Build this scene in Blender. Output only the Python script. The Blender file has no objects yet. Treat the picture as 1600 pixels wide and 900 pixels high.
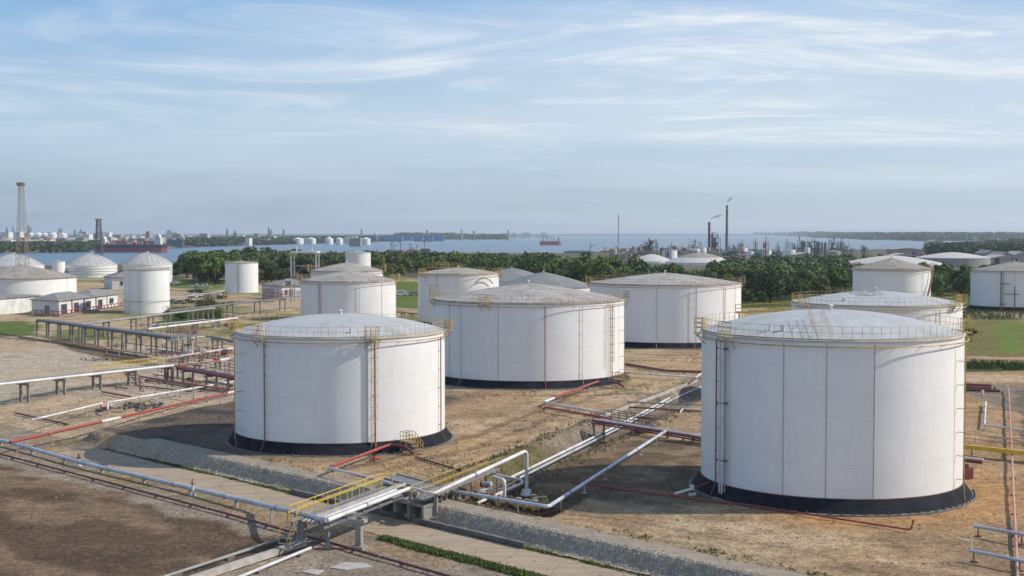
import bpy, math, random
import numpy as np
from mathutils import Vector
R_ = math.radians
random.seed(7)
S = bpy.context.scene
COL = S.collection

# ------------------------------------------------------------------ camera
F = 2070.0            # focal length in photo pixels (1600 wide)
PITCH = 0.0413
H = 21.6              # camera height above the tank yard
cd = bpy.data.cameras.new("camera"); cam = bpy.data.objects.new("camera", cd); COL.objects.link(cam)
cd.sensor_width = 36.0; cd.lens = 36.0 * F / 1600.0
cd.clip_start = 0.5; cd.clip_end = 80000
cam.location = (0, 0, H); cam.rotation_euler = (math.pi/2 - PITCH, 0, -0.0003)
S.camera = cam

# ------------------------------------------------------------------ sky, sun, exposure
SUN_EL = 39.0
w = bpy.data.worlds.new("World"); S.world = w; w.use_nodes = True
nt = w.node_tree; N = nt.nodes; L = nt.links; N.clear()
out = N.new("ShaderNodeOutputWorld"); bg = N.new("ShaderNodeBackground"); bg.inputs[1].default_value = 0.12
sky = N.new("ShaderNodeTexSky"); sky.sky_type = 'NISHITA'; sky.sun_disc = False
sky.sun_elevation = R_(SUN_EL); sky.sun_rotation = R_(89); sky.altitude = 20
sky.air_density = 1.0; sky.dust_density = 1.2; sky.ozone_density = 2.0
tc = N.new("ShaderNodeTexCoord"); sp = N.new("ShaderNodeSeparateXYZ"); L.new(tc.outputs["Generated"], sp.inputs[0])
def mth(op, a, b=None, c=None, clamp=False, tree=None):
    t = tree or nt
    n = t.nodes.new("ShaderNodeMath"); n.operation = op; n.use_clamp = clamp
    for i, v in enumerate((a, b, c)):
        if v is None: continue
        if isinstance(v, (int, float)): n.inputs[i].default_value = v
        else: t.links.new(v, n.inputs[i])
    return n.outputs[0]
zc = mth('MAXIMUM', sp.outputs[2], 0.004)
zz = mth('ADD', zc, 0.05)
px_ = mth('DIVIDE', sp.outputs[0], zz); py_ = mth('DIVIDE', sp.outputs[1], zz)
def cloudlayer(rot, sx, sy, scale, detail, rough, lo, hi, ofs, dist=0.6):
    c = N.new("ShaderNodeCombineXYZ"); L.new(px_, c.inputs[0]); L.new(py_, c.inputs[1])
    m = N.new("ShaderNodeMapping"); L.new(c.outputs[0], m.inputs[0])
    m.inputs["Rotation"].default_value = (0, 0, R_(rot)); m.inputs["Scale"].default_value = (sx, sy, 1); m.inputs["Location"].default_value = (ofs[0], ofs[1], 0)
    n = N.new("ShaderNodeTexNoise"); L.new(m.outputs[0], n.inputs[0])
    n.inputs["Scale"].default_value = scale; n.inputs["Detail"].default_value = detail; n.inputs["Roughness"].default_value = rough; n.inputs["Distortion"].default_value = dist
    r = N.new("ShaderNodeMapRange"); L.new(n.outputs[0], r.inputs[0]); r.interpolation_type = 'SMOOTHSTEP'
    r.inputs[1].default_value = lo; r.inputs[2].default_value = hi
    return r.outputs[0]
c1 = cloudlayer(14, 0.62, 0.9, 1.0, 12, 0.68, 0.43, 0.74, (2.4, 6.9), 1.3)
c2 = cloudlayer(-8, 0.12, 0.20, 1.0, 5, 0.55, 0.40, 0.72, (8.0, 2.0), 0.3)
# more cirrus higher up and to the right, a clear patch to the left
fade = N.new("ShaderNodeMapRange"); L.new(sp.outputs[2], fade.inputs[0]); fade.inputs[1].default_value = 0.03; fade.inputs[2].default_value = 0.10
rt = N.new("ShaderNodeMapRange"); L.new(sp.outputs[0], rt.inputs[0]); rt.inputs[1].default_value = -0.35; rt.inputs[2].default_value = 0.12; rt.inputs[3].default_value = 0.42; rt.inputs[4].default_value = 1.0
ca = mth('MULTIPLY', mth('MULTIPLY', c1, fade.outputs[0]), rt.outputs[0])
cb = mth('MULTIPLY', mth('MULTIPLY', c2, rt.outputs[0]), 0.5)
cl = mth('ADD', mth('MULTIPLY', ca, 0.85), cb, clamp=True)
mixc = N.new("ShaderNodeMix"); mixc.data_type = 'RGBA'; L.new(cl, mixc.inputs[0]); 
gain = N.new("ShaderNodeMix"); gain.data_type = 'RGBA'; gain.blend_type = 'MULTIPLY'; gain.inputs[0].default_value = 1.0
L.new(sky.outputs[0], gain.inputs[6]); gain.inputs[7].default_value = (0.92, 1.0, 1.06, 1)
cr = N.new("ShaderNodeValToRGB"); L.new(zc, cr.inputs[0]); cr.color_ramp.interpolation = 'EASE'
for q_, (p_, c_) in enumerate(((0.0, (3.75, 4.35, 4.95)), (0.07, (3.0, 4.05, 5.15)), (0.2, (1.45, 2.95, 5.1)), (0.7, (0.9, 2.0, 4.2)))):
    e_ = cr.color_ramp.elements[q_] if q_ < 2 else cr.color_ramp.elements.new(p_)
    e_.position = p_; e_.color = (*c_, 1)
air = N.new("ShaderNodeMix"); air.data_type = 'RGBA'; air.inputs[0].default_value = 0.88
L.new(gain.outputs[2], air.inputs[6]); L.new(cr.outputs[0], air.inputs[7])
L.new(air.outputs[2], mixc.inputs[6]); mixc.inputs[7].default_value = (5.6, 6.0, 6.4, 1)
# low grey-blue stratus above the horizon, mostly on the left
el = N.new("ShaderNodeMapRange"); L.new(sp.outputs[2], el.inputs[0]); el.inputs[1].default_value = 0.07; el.inputs[2].default_value = 0.0; el.interpolation_type = 'SMOOTHSTEP'
lf = N.new("ShaderNodeMapRange"); L.new(sp.outputs[0], lf.inputs[0]); lf.inputs[1].default_value = 0.28; lf.inputs[2].default_value = -0.34
sn = N.new("ShaderNodeTexNoise"); sm = N.new("ShaderNodeMapping"); L.new(tc.outputs["Generated"], sm.inputs[0]); sm.inputs["Scale"].default_value = (9, 9, 60); L.new(sm.outputs[0], sn.inputs[0]); sn.inputs["Scale"].default_value = 1.0; sn.inputs["Detail"].default_value = 6
snr = N.new("ShaderNodeMapRange"); L.new(sn.outputs[0], snr.inputs[0]); snr.inputs[1].default_value = 0.35; snr.inputs[2].default_value = 0.6; snr.inputs[3].default_value = 0.55
lo = mth('MULTIPLY', mth('MULTIPLY', mth('MULTIPLY', el.outputs[0], lf.outputs[0]), snr.outputs[0]), 0.9)
mix2 = N.new("ShaderNodeMix"); mix2.data_type = 'RGBA'; L.new(lo, mix2.inputs[0]); L.new(mixc.outputs[2], mix2.inputs[6]); mix2.inputs[7].default_value = (1.75, 2.45, 3.35, 1)
L.new(mix2.outputs[2], bg.inputs[0]); L.new(bg.outputs[0], out.inputs[0])
sd = bpy.data.lights.new("sun", 'SUN'); sun = bpy.data.objects.new("sun", sd); COL.objects.link(sun)
sd.energy = 3.75; sd.angle = R_(0.55); sd.color = (1.0, 0.94, 0.85)
sun.rotation_euler = (0, R_(90 - SUN_EL), R_(1)); sun.location = (200, 100, 200)
S.view_settings.view_transform = 'Standard'; S.view_settings.look = 'None'; S.view_settings.exposure = 0.3; S.view_settings.gamma = 1
S.render.engine = 'CYCLES'
S.cycles.max_bounces = 5; S.cycles.diffuse_bounces = 3; S.cycles.glossy_bounces = 2; S.cycles.transmission_bounces = 2; S.cycles.transparent_max_bounces = 12; S.cycles.volume_bounces = 0
S.cycles.use_denoising = True

# ------------------------------------------------------------------ materials
def newmat(name):
    m = bpy.data.materials.new(name); m.use_nodes = True
    t = m.node_tree; b = t.nodes["Principled BSDF"]
    return m, t, b
def c4(c): return (c[0], c[1], c[2], 1)
def noise(t, vec, scale, detail=4, rough=0.6, dist=0):
    n = t.nodes.new("ShaderNodeTexNoise"); n.inputs["Scale"].default_value = scale; n.inputs["Detail"].default_value = detail
    n.inputs["Roughness"].default_value = rough; n.inputs["Distortion"].default_value = dist
    if vec is not None: t.links.new(vec, n.inputs[0])
    return n.outputs[0]
def ramp(t, fac, lo, hi, a=0.0, b=1.0):
    r = t.nodes.new("ShaderNodeMapRange"); t.links.new(fac, r.inputs[0])
    for i, v in zip((1, 2, 3, 4), (lo, hi, a, b)): r.inputs[i].default_value = v
    return r.outputs[0]
def mixcol(t, fac, a, b, mode='MIX'):
    m = t.nodes.new("ShaderNodeMix"); m.data_type = 'RGBA'; m.blend_type = mode
    if isinstance(fac, (int, float)): m.inputs[0].default_value = fac
    else: t.links.new(fac, m.inputs[0])
    for i, v in ((6, a), (7, b)):
        if isinstance(v, (tuple, list)): m.inputs[i].default_value = c4(v)
        else: t.links.new(v, m.inputs[i])
    return m.outputs[2]
def coords(t, kind="Object", scale=(1, 1, 1), rot=(0, 0, 0)):
    c = t.nodes.new("ShaderNodeTexCoord"); m = t.nodes.new("ShaderNodeMapping"); t.links.new(c.outputs[kind], m.inputs[0])
    m.inputs["Scale"].default_value = scale; m.inputs["Rotation"].default_value = rot
    return m.outputs[0]
def bump(t, b, h, strength, dist):
    n = t.nodes.new("ShaderNodeBump"); n.inputs["Strength"].default_value = strength; n.inputs["Distance"].default_value = dist
    t.links.new(h, n.inputs["Height"]); t.links.new(n.outputs[0], b.inputs["Normal"])
def M(name, c1, c2=None, scale=1.0, rough=0.6, metal=0.0, lo=0.35, hi=0.65, bmp=0.0, sc=(1, 1, 1), spec=None):
    m, t, b = newmat(name)
    v = coords(t, "Object", sc)
    if c2 is None: c2 = tuple(x*0.75 for x in c1)
    n = noise(t, v, scale, 6, 0.65)
    t.links.new(mixcol(t, ramp(t, n, lo, hi), c1, c2), b.inputs["Base Color"])
    b.inputs["Roughness"].default_value = rough; b.inputs["Metallic"].default_value = metal
    if spec is not None: b.inputs["Specular IOR Level"].default_value = spec
    if bmp: bump(t, b, n, bmp, 0.1)
    return m

def shell_mat(name, base, dirt, amount, courses=1.9):
    """painted steel plate: faint course welds, vertical streaks of dirt and rust"""
    m, t, b = newmat(name)
    oc = t.nodes.new("ShaderNodeTexCoord"); s = t.nodes.new("ShaderNodeSeparateXYZ"); t.links.new(oc.outputs["Object"], s.inputs[0])
    ang = mth('ARCTAN2', s.outputs[1], s.outputs[0], tree=t)
    cb = t.nodes.new("ShaderNodeCombineXYZ"); t.links.new(mth('MULTIPLY', ang, 12.0, tree=t), cb.inputs[0]); t.links.new(mth('MULTIPLY', s.outputs[2], 0.12, tree=t), cb.inputs[1])
    st = ramp(t, noise(t, cb.outputs[0], 2.2, 8, 0.72), 0.48, 0.78)
    big = ramp(t, noise(t, oc.outputs["Object"], 0.16, 4, 0.6), 0.35, 0.7)
    hi_ = mth('POWER', ramp(t, s.outputs[2], 4.0, 13.0), 3.0, tree=t)
    st = mth('ADD', mth('MULTIPLY', st, 0.7, tree=t), mth('MULTIPLY', ramp(t, noise(t, cb.outputs[0], 9.0, 5, 0.7), 0.5, 0.7), hi_, tree=t), clamp=True, tree=t)
    fac = mth('MULTIPLY', mth('ADD', mth('MULTIPLY', st, 0.8, tree=t), mth('MULTIPLY', big, 0.45, tree=t), tree=t), amount, clamp=True, tree=t)
    col = mixcol(t, fac, base, dirt)
    # course joints and vertical plate joints
    zf = mth('FRACT', mth('DIVIDE', s.outputs[2], courses, tree=t), tree=t)
    ln = mth('GREATER_THAN', mth('ABSOLUTE', mth('SUBTRACT', zf, 0.5, tree=t), tree=t), 0.488, tree=t)
    br = ramp(t, noise(t, cb.outputs[0], 0.7, 3, 0.6), 0.42, 0.62)
    col = mixcol(t, mth('MULTIPLY', mth('MULTIPLY', ln, 0.30, tree=t), br, tree=t), col, tuple(x*0.55 for x in dirt))
    # plate to plate tone
    rowi = mth('FLOOR', mth('DIVIDE', s.outputs[2], courses, tree=t), tree=t)
    ci = mth('FLOOR', mth('ADD', mth('MULTIPLY', ang, 3.4, tree=t), mth('MULTIPLY', rowi, 0.37, tree=t), tree=t), tree=t)
    cc = t.nodes.new("ShaderNodeCombineXYZ"); t.links.new(ci, cc.inputs[0]); t.links.new(rowi, cc.inputs[1])
    wn = t.nodes.new("ShaderNodeTexWhiteNoise"); t.links.new(cc.outputs[0], wn.inputs[0])
    k = ramp(t, wn.outputs[0], 0, 1, 0.965, 1.0)
    kk = t.nodes.new("ShaderNodeCombineColor"); [t.links.new(k, kk.inputs[i]) for i in range(3)]
    col = mixcol(t, 1.0, col, kk.outputs[0], 'MULTIPLY')
    t.links.new(col, b.inputs["Base Color"])
    b.inputs["Roughness"].default_value = 0.42
    bump(t, b, noise(t, oc.outputs["Object"], 0.55, 3, 0.5), 0.22, 0.09)
    return m

def roof_mat(name, base, dirt, amount, rough=0.5, rad=5.0):
    m, t, b = newmat(name)
    oc = t.nodes.new("ShaderNodeTexCoord"); s = t.nodes.new("ShaderNodeSeparateXYZ"); t.links.new(oc.outputs["Object"], s.inputs[0])
    ang = mth('ARCTAN2', s.outputs[1], s.outputs[0], tree=t)
    r2 = mth('SQRT', mth('ADD', mth('POWER', s.outputs[0], 2, tree=t), mth('POWER', s.outputs[1], 2, tree=t), tree=t), tree=t)
    cb = t.nodes.new("ShaderNodeCombineXYZ"); t.links.new(mth('MULTIPLY', ang, rad, tree=t), cb.inputs[0]); t.links.new(mth('MULTIPLY', r2, 0.08, tree=t), cb.inputs[1])
    st = ramp(t, noise(t, cb.outputs[0], 3.0, 7, 0.7), 0.42, 0.66)
    big = ramp(t, noise(t, oc.outputs["Object"], 0.35, 7, 0.72, 0.4), 0.36, 0.66)
    fac = mth('MULTIPLY', mth('ADD', mth('MULTIPLY', st, 0.55, tree=t), mth('MULTIPLY', big, 0.6, tree=t), tree=t), amount, clamp=True, tree=t)
    col = mixcol(t, fac, base, dirt)
    # plate seams: straight strips across the roof
    yf = mth('FRACT', mth('DIVIDE', mth('ADD', mth('MULTIPLY', s.outputs[1], 0.9, tree=t), mth('MULTIPLY', s.outputs[0], 0.43, tree=t), tree=t), 2.1, tree=t), tree=t)
    ln = mth('GREATER_THAN', mth('ABSOLUTE', mth('SUBTRACT', yf, 0.5, tree=t), tree=t), 0.47, tree=t)
    col = mixcol(t, mth('MULTIPLY', ln, 0.16, tree=t), col, tuple(x*0.5 for x in dirt))
    t.links.new(col, b.inputs["Base Color"]); b.inputs["Roughness"].default_value = rough
    bump(t, b, noise(t, oc.outputs["Object"], 0.8, 4, 0.5), 0.25, 0.08)
    return m

MT = dict(
    shell=shell_mat("white_paint", (0.79, 0.78, 0.76), (0.46, 0.41, 0.34), 0.30),
    shell_old=shell_mat("worn_white_paint", (0.74, 0.73, 0.71), (0.36, 0.33, 0.29), 0.45),
    roof=roof_mat("pale_roof_paint", (0.49, 0.48, 0.465), (0.31, 0.29, 0.26), 0.8, 0.5),
    roof_dirty=roof_mat("dirty_roof_paint", (0.43, 0.40, 0.365), (0.19, 0.15, 0.115), 0.95, 0.8, 8.0),
    roof_rust=roof_mat("weathered_roof_paint", (0.36, 0.32, 0.27), (0.17, 0.14, 0.105), 0.95, 0.85, 8.0),
    roof_grey=roof_mat("sooty_roof_paint", (0.25, 0.24, 0.23), (0.12, 0.115, 0.11), 0.85, 0.7, 6.0),
    bitumen=M("black_bitumen", (0.008, 0.009, 0.014), (0.022, 0.023, 0.028), 0.9, 0.8, bmp=0.15, spec=0.12),
    concrete=M("concrete", (0.34, 0.31, 0.27), (0.20, 0.18, 0.155), 0.9, 0.85, bmp=0.3),
    concrete_pale=M("pale_concrete", (0.46, 0.42, 0.37), (0.30, 0.27, 0.23), 1.1, 0.85, bmp=0.3),
    concrete_dark=M("stained_concrete", (0.17, 0.155, 0.135), (0.09, 0.083, 0.075), 0.8, 0.9, bmp=0.3),
    yellow=M("yellow_paint", (0.52, 0.36, 0.075), (0.33, 0.21, 0.07), 1.5, 0.5),
    yellow_pale=M("faded_yellow_paint", (0.56, 0.46, 0.26), (0.34, 0.24, 0.12), 1.5, 0.6),
    yellow_bright=M("bright_yellow_paint", (0.62, 0.42, 0.03), (0.50, 0.33, 0.03), 1.5, 0.5),
    rust_rail=M("rusty_rail", (0.42, 0.33, 0.20), (0.26, 0.16, 0.09), 1.5, 0.7),
    red=M("red_pipe_paint", (0.36, 0.045, 0.035), (0.22, 0.05, 0.04), 0.8, 0.5),
    red_dark=M("dark_red_paint", (0.17, 0.03, 0.035), (0.10, 0.028, 0.03), 0.8, 0.55),
    red_brown=M("red_brown_primer", (0.20, 0.075, 0.055), (0.12, 0.06, 0.05), 0.8, 0.65),
    pink=M("faded_red_paint", (0.50, 0.26, 0.22), (0.40, 0.18, 0.15), 0.9, 0.6),
    silver=M("aluminium_cladding", (0.58, 0.60, 0.64), (0.40, 0.41, 0.43), 0.7, 0.42, 0.25),
    white_pipe=M("white_pipe_paint", (0.70, 0.68, 0.66), (0.48, 0.45, 0.42), 0.6, 0.5),
    grey_pipe=M("grey_pipe_paint", (0.19, 0.19, 0.20), (0.12, 0.115, 0.115), 0.6, 0.6),
    grey_pale=M("grey_steel", (0.33, 0.32, 0.31), (0.22, 0.20, 0.18), 0.7, 0.6),
    dark_steel=M("dark_steel", (0.06, 0.058, 0.06), (0.10, 0.08, 0.065), 1.0, 0.6),
    seam=M("seam_grey", (0.52, 0.46, 0.40), (0.38, 0.29, 0.22), 1.0, 0.7),
    rust=M("rust", (0.20, 0.10, 0.055), (0.11, 0.06, 0.04), 1.2, 0.8),
    white_wall=M("white_render", (0.70, 0.70, 0.68), (0.52, 0.50, 0.46), 0.5, 0.8),
    grey_roof=M("grey_cement_roof", (0.27, 0.255, 0.235), (0.16, 0.15, 0.14), 0.6, 0.85),
    glass=M("dark_glass", (0.035, 0.045, 0.055), (0.06, 0.07, 0.08), 0.5, 0.15),
    grating=M("steel_grating", (0.25, 0.245, 0.24), (0.16, 0.15, 0.145), 2.0, 0.6),
    deck=M("deck_pipes_grey", (0.36, 0.35, 0.34), (0.24, 0.22, 0.20), 0.8, 0.6),
    bark=M("bark", (0.10, 0.075, 0.055), (0.06, 0.05, 0.04), 2.0, 0.9),
    black_rubber=M("rubber", (0.02, 0.02, 0.02), (0.03, 0.03, 0.03), 1, 0.8),
    tan=M("tan_cladding", (0.38, 0.33, 0.26), (0.26, 0.22, 0.18), 0.1, 0.8),
    brown=M("brown_plant_steel", (0.17, 0.14, 0.12), (0.10, 0.085, 0.075), 0.2, 0.8),
    steel_green=M("green_grey_steel", (0.12, 0.17, 0.17), (0.08, 0.11, 0.12), 0.2, 0.7),
    blue=M("blue_roofing", (0.05, 0.17, 0.34), (0.08, 0.22, 0.38), 0.05, 0.6),
    hull_red=M("antifouling_red", (0.30, 0.05, 0.05), (0.22, 0.05, 0.05), 0.05, 0.6),
    hull_dark=M("dark_hull", (0.03, 0.045, 0.06), (0.05, 0.06, 0.07), 0.05, 0.6),
    hull_teal=M("teal_hull", (0.03, 0.12, 0.14), (0.04, 0.09, 0.11), 0.05, 0.6),
    crane_red=M("crane_red", (0.42, 0.12, 0.09), (0.34, 0.10, 0.08), 0.1, 0.6),
    magenta=M("pink_red_hull", (0.42, 0.10, 0.13), (0.34, 0.09, 0.11), 0.05, 0.6),
)

# ------------------------------------------------------------------ mesh helpers
def V(*a): return Vector(a)
class MB:
    def __init__(s): s.v = []; s.f = []
    def add(s, vs, fs):
        o = len(s.v); s.v += [tuple(v) for v in vs]; s.f += [tuple(i + o for i in f) for f in fs]; return s
    def box(s, c, d, rz=0.0):
        ca, sa = math.cos(rz), math.sin(rz); hx, hy, hz = d[0]/2, d[1]/2, d[2]/2; vs = []
        for z in (-hz, hz):
            for x, y in ((-hx, -hy), (hx, -hy), (hx, hy), (-hx, hy)):
                vs.append((c[0] + x*ca - y*sa, c[1] + x*sa + y*ca, c[2] + z))
        return s.add(vs, [(3,2,1,0),(4,5,6,7),(0,1,5,4),(1,2,6,5),(2,3,7,6),(3,0,4,7)])
    def bar(s, p, q, wd, ht=None):
        p, q = Vector(p), Vector(q); ht = ht or wd; d = (q-p).normalized()
        a = d.cross(V(0,0,1)); a = V(1,0,0) if a.length < 1e-3 else a.normalized(); b = a.cross(d).normalized()
        vs = []
        for e in (p, q):
            for i, j in ((-1,-1),(1,-1),(1,1),(-1,1)): vs.append(e + a*(i*wd/2) + b*(j*ht/2))
        return s.add(vs, [(3,2,1,0),(4,5,6,7),(0,1,5,4),(1,2,6,5),(2,3,7,6),(3,0,4,7)])
    def cyl(s, p, q, r0, r1=None, n=8, caps=True):
        r1 = r0 if r1 is None else r1; p, q = Vector(p), Vector(q); d = (q-p).normalized()
        a = d.cross(V(0,0,1)); a = V(1,0,0) if a.length < 1e-3 else a.normalized(); b = a.cross(d).normalized()
        vs = []
        for e, r in ((p, r0), (q, r1)):
            for i in range(n):
                t = 2*math.pi*i/n; vs.append(e + a*(math.cos(t)*r) + b*(math.sin(t)*r))
        fs = [(i, (i+1) % n, n+(i+1) % n, n+i) for i in range(n)]
        if caps: fs += [tuple(range(n))[::-1], tuple(range(n, 2*n))]
        return s.add(vs, fs)
    def tube(s, pts, r, n=8, bend=None, closed=False):
        pts = [Vector(p) for p in pts]
        if bend is None: bend = r*2.5
        if not closed and bend > 0 and len(pts) > 2:
            o = [pts[0]]
            for i in range(1, len(pts)-1):
                a, b, c = pts[i-1], pts[i], pts[i+1]
                k = min(bend, (a-b).length*0.45, (c-b).length*0.45)
                p0 = b + (a-b).normalized()*k; p1 = b + (c-b).normalized()*k
                for j in range(5):
                    t = j/4; o.append(p0*(1-t)**2 + b*2*t*(1-t) + p1*t*t)
            o.append(pts[-1]); pts = o
        m = len(pts); vs = []; pa = None
        for i in range(m):
            if closed: d = pts[(i+1) % m] - pts[i-1]
            else: d = pts[min(i+1, m-1)] - pts[max(i-1, 0)]
            if d.length < 1e-9: d = V(0,0,1)
            d.normalize()
            if pa is None:
                a = d.cross(V(0,0,1)); a = V(1,0,0) if a.length < 1e-3 else a.normalized()
            else:
                a = pa - d*pa.dot(d); a.normalize()
            pa = a; b = d.cross(a)
            for k in range(n):
                t = 2*math.pi*k/n; vs.append(pts[i] + a*(math.cos(t)*r) + b*(math.sin(t)*r))
        fs = []
        for i in range(m if closed else m-1):
            j = (i+1) % m
            for k in range(n): fs.append((i*n+k, i*n+(k+1) % n, j*n+(k+1) % n, j*n+k))
        if not closed: fs += [tuple(range(n))[::-1], tuple(range((m-1)*n, m*n))]
        return s.add(vs, fs)
    def lathe(s, c, prof, n=64):
        vs = []; fs = []
        for r, z in prof:
            for i in range(n):
                t = 2*math.pi*i/n; vs.append((c[0]+math.cos(t)*r, c[1]+math.sin(t)*r, z))
        for j in range(len(prof)-1):
            for i in range(n): fs.append((j*n+i, j*n+(i+1) % n, (j+1)*n+(i+1) % n, (j+1)*n+i))
        return s.add(vs, fs)
    def poly(s, pts, z0, z1):
        n = len(pts); vs = [(p[0], p[1], z0) for p in pts] + [(p[0], p[1], z1) for p in pts]
        return s.add(vs, [tuple(range(n))[::-1], tuple(range(n, 2*n))] + [(i, (i+1) % n, n+(i+1) % n, n+i) for i in range(n)])
    def rail(s, pts, h=1.1, sp=1.5, r=0.028, rails=(1.0, 0.55), closed=False):
        pts = [Vector(p) for p in pts]
        for k in rails:
            s.tube([p + V(0,0,h*k) for p in pts], r, 5, 0, closed)
        seg = list(zip(pts, pts[1:] + ([pts[0]] if closed else [])))
        if not closed: seg = list(zip(pts[:-1], pts[1:]))
        acc = 0.0
        for a, b in seg:
            l = (b-a).length; t = acc
            while t <= l + 1e-6:
                p = a + (b-a)*(t/l if l else 0); s.cyl(p, p + V(0,0,h), r, n=4, caps=False); t += sp
            acc = t - l
        return s
    def build(s, name, mat, parent=None, smooth=False, origin=None):
        if origin is None: origin = wloc(parent) if parent is not None else V(0,0,0)
        me = bpy.data.meshes.new(name)
        o = Vector(origin)
        me.from_pydata([(v[0]-o.x, v[1]-o.y, v[2]-o.z) for v in s.v], [], s.f)
        me.materials.append(MT[mat] if isinstance(mat, str) else mat)
        if smooth:
            me.polygons.foreach_set("use_smooth", [True]*len(me.polygons))
            try: me.set_sharp_from_angle(angle=R_(35))
            except Exception: pass
        ob = bpy.data.objects.new(name, me); COL.objects.link(ob)
        if parent is not None: ob.parent = parent
        else: ob.location = o
        return ob
def wloc(o):
    v = V(0,0,0)
    while o is not None: v += o.location; o = o.parent
    return v
def tag(o, label, cat, group=None, kind=None):
    if label: o['label'] = label
    if cat: o['category'] = cat
    if group: o['group'] = group
    if kind: o['kind'] = kind
    return o
def thing(name, loc, label, cat, group=None):
    o = bpy.data.objects.new(name, None); COL.objects.link(o); o.location = loc; o.empty_display_size = 0.3
    return tag(o, label, cat, group)
def copy_tree(o, parent=None):
    c = o.copy(); COL.objects.link(c); c.parent = parent
    for ch in list(o.children): copy_tree(ch, c)
    return c

# ------------------------------------------------------------------ terrain
rs = np.random.RandomState(3)
_perm = rs.rand(256, 256)
def vnoise(x, y):
    xi = np.floor(x).astype(int); yi = np.floor(y).astype(int); fx = x-xi; fy = y-yi
    fx = fx*fx*(3-2*fx); fy = fy*fy*(3-2*fy)
    a = _perm[xi % 256, yi % 256]; b = _perm[(xi+1) % 256, yi % 256]; c = _perm[xi % 256, (yi+1) % 256]; d = _perm[(xi+1) % 256, (yi+1) % 256]
    return (a*(1-fx)+b*fx)*(1-fy) + (c*(1-fx)+d*fx)*fy
def fbm(x, y, o=4):
    s = 0; a = 0.5; t = 0
    for i in range(o): s = s + a*vnoise(x+17.3*i, y-9.1*i); t += a; a *= 0.5; x = x*2.03; y = y*2.03
    return s/t
def sst(x, a, b):
    t = np.clip((x-a)/(b-a), 0, 1); return t*t*(3-2*t)
SEA = -3.0
cp, sp_ = math.cos(PITCH), math.sin(PITCH)
def P(px, py, z=0.0):
    """world point at height z seen at photo pixel px, py"""
    X = (px-800)/F; Y = -(py-450)/F
    d = V(X, cp + Y*sp_, Y*cp - sp_)
    k = (z - H)/d.z
    return V(d.x*k, d.y*k, z)
def PD(px, py, D):
    X = (px-800)/F; Y = -(py-450)/F
    d = V(X, cp + Y*sp_, Y*cp - sp_); k = D/d.y
    return V(d.x*k, D, H + d.z*k)
# shorelines as polylines of ground points at sea level
main_shore = [(P(a, b, SEA)) for a, b in [(-900,424),(-300,422),(40,421),(200,419),(285,413),(320,401),(450,399),(600,398),(800,399),(880,399),(960,396),(1050,394),(1180,393),(1330,393),(1400,391.5),(1460,393),(1520,389),(1560,382),(1600,379),(1900,376),(2500,374)]]
left_shore = [(P(a, b, SEA)) for a, b in [(-900,400),(-300,398),(60,395),(130,394),(155,389),(290,386.5),(440,381.5),(560,378.5),(700,373.5),(760,371.5),(850,368.6)]]
right_shore = [(P(a, b, SEA)) for a, b in [(1180,366),(1215,367.8),(1280,370.5),(1350,373.6),(1440,376),(1520,375),(1700,373)]]
def ratio_interp(x, y, line):
    """shore distance along y for each azimuth x/y"""
    az = np.array([p.x/p.y for p in line]); yy = np.array([p.y for p in line])
    return np.interp(x/np.maximum(y, 1), az, yy, left=yy[0], right=yy[-1])
def trench_t(x, y): return 0.924*x - 0.383*y
def height(x, y):
    x = np.asarray(x, float); y = np.asarray(y, float)
    s = x + y
    t = trench_t(x, y)
    # front lower level with stone faced slope
    front = sst(s, 96.6, 98.6)
    # the platform ends on the left along a line parallel to the trench
    tl = trench_t(x, y)
    left = sst(tl, -99.8, -97.2)          # 0 left of the platform, 1 on it
    back = sst(s, 94, 125)                # left of it the ground climbs gently
    z = -1.2 + 1.2*(front*left + back*(1-left))
    # trench
    d = np.abs(t + 46.4)
    tr = (1 - sst(d, 1.3, 3.4)) * sst(s, 104, 106) * (1 - sst(y, 236, 240))
    z = z - 1.5*tr
    # sunken bay of the pump skid
    bay = sst(t, -50.5, -49.2)*(1-sst(t, -36.6, -35.4))*sst(s, 102.6, 103.6)*(1-sst(s, 113.5, 115.5))
    z = np.minimum(z, np.where(bay > 0, -1.0*bay, 99))
    z = z + (fbm(x*0.12, y*0.12, 3)-0.5)*0.28*sst(s, 100, 108)*(1-sst(y, 420, 600)) + (fbm(x*0.9, y*0.9, 3)-0.5)*0.07
    # sea
    ms = ratio_interp(x, y, main_shore); ls = ratio_interp(x, y, left_shore); rr = ratio_interp(x, y, right_shore)
    az = x/np.maximum(y, 1)
    wob = 1 + (fbm(x*0.004, y*0.004, 4)-0.5)*0.05
    land = 1 - sst(y/(ms*wob), 0.985, 1.01)
    l2 = np.where(az < left_shore[-1].x/left_shore[-1].y, sst(y/(ls*wob), 1.0, 1.02), 0)
    l3 = np.where(az > right_shore[0].x/right_shore[0].y, sst(y/(rr*wob), 1.0, 1.02), 0)
    l4 = sst(y, 14500, 14900)
    L_ = np.maximum(np.maximum(land, l2), np.maximum(l3, l4))
    hills = 15*sst(y, 4000, 14000)*fbm(x*0.0006+5, y*0.0004, 4)*np.maximum(l2, np.maximum(l3, l4)) * np.where(az > 0.2, 1.9, 1.0)
    return np.where(y > 600, (SEA-2) + (1.9 - SEA + 0.3)*L_ + hills + (z*0 if True else 0), z)
def hz(x, y): return float(height(np.array([x]), np.array([y]))[0])
def G(px, py, dz=0.0):
    """ground point seen at a photo pixel"""
    z = 0.0
    for _ in range(12):
        p = P(px, py, z); z = 0.5*z + 0.5*hz(p.x, p.y)
    return P(px, py, z) + V(0,0,dz)
def on(p, dz=0.0): return V(p[0], p[1], hz(p[0], p[1]) + dz)

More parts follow.
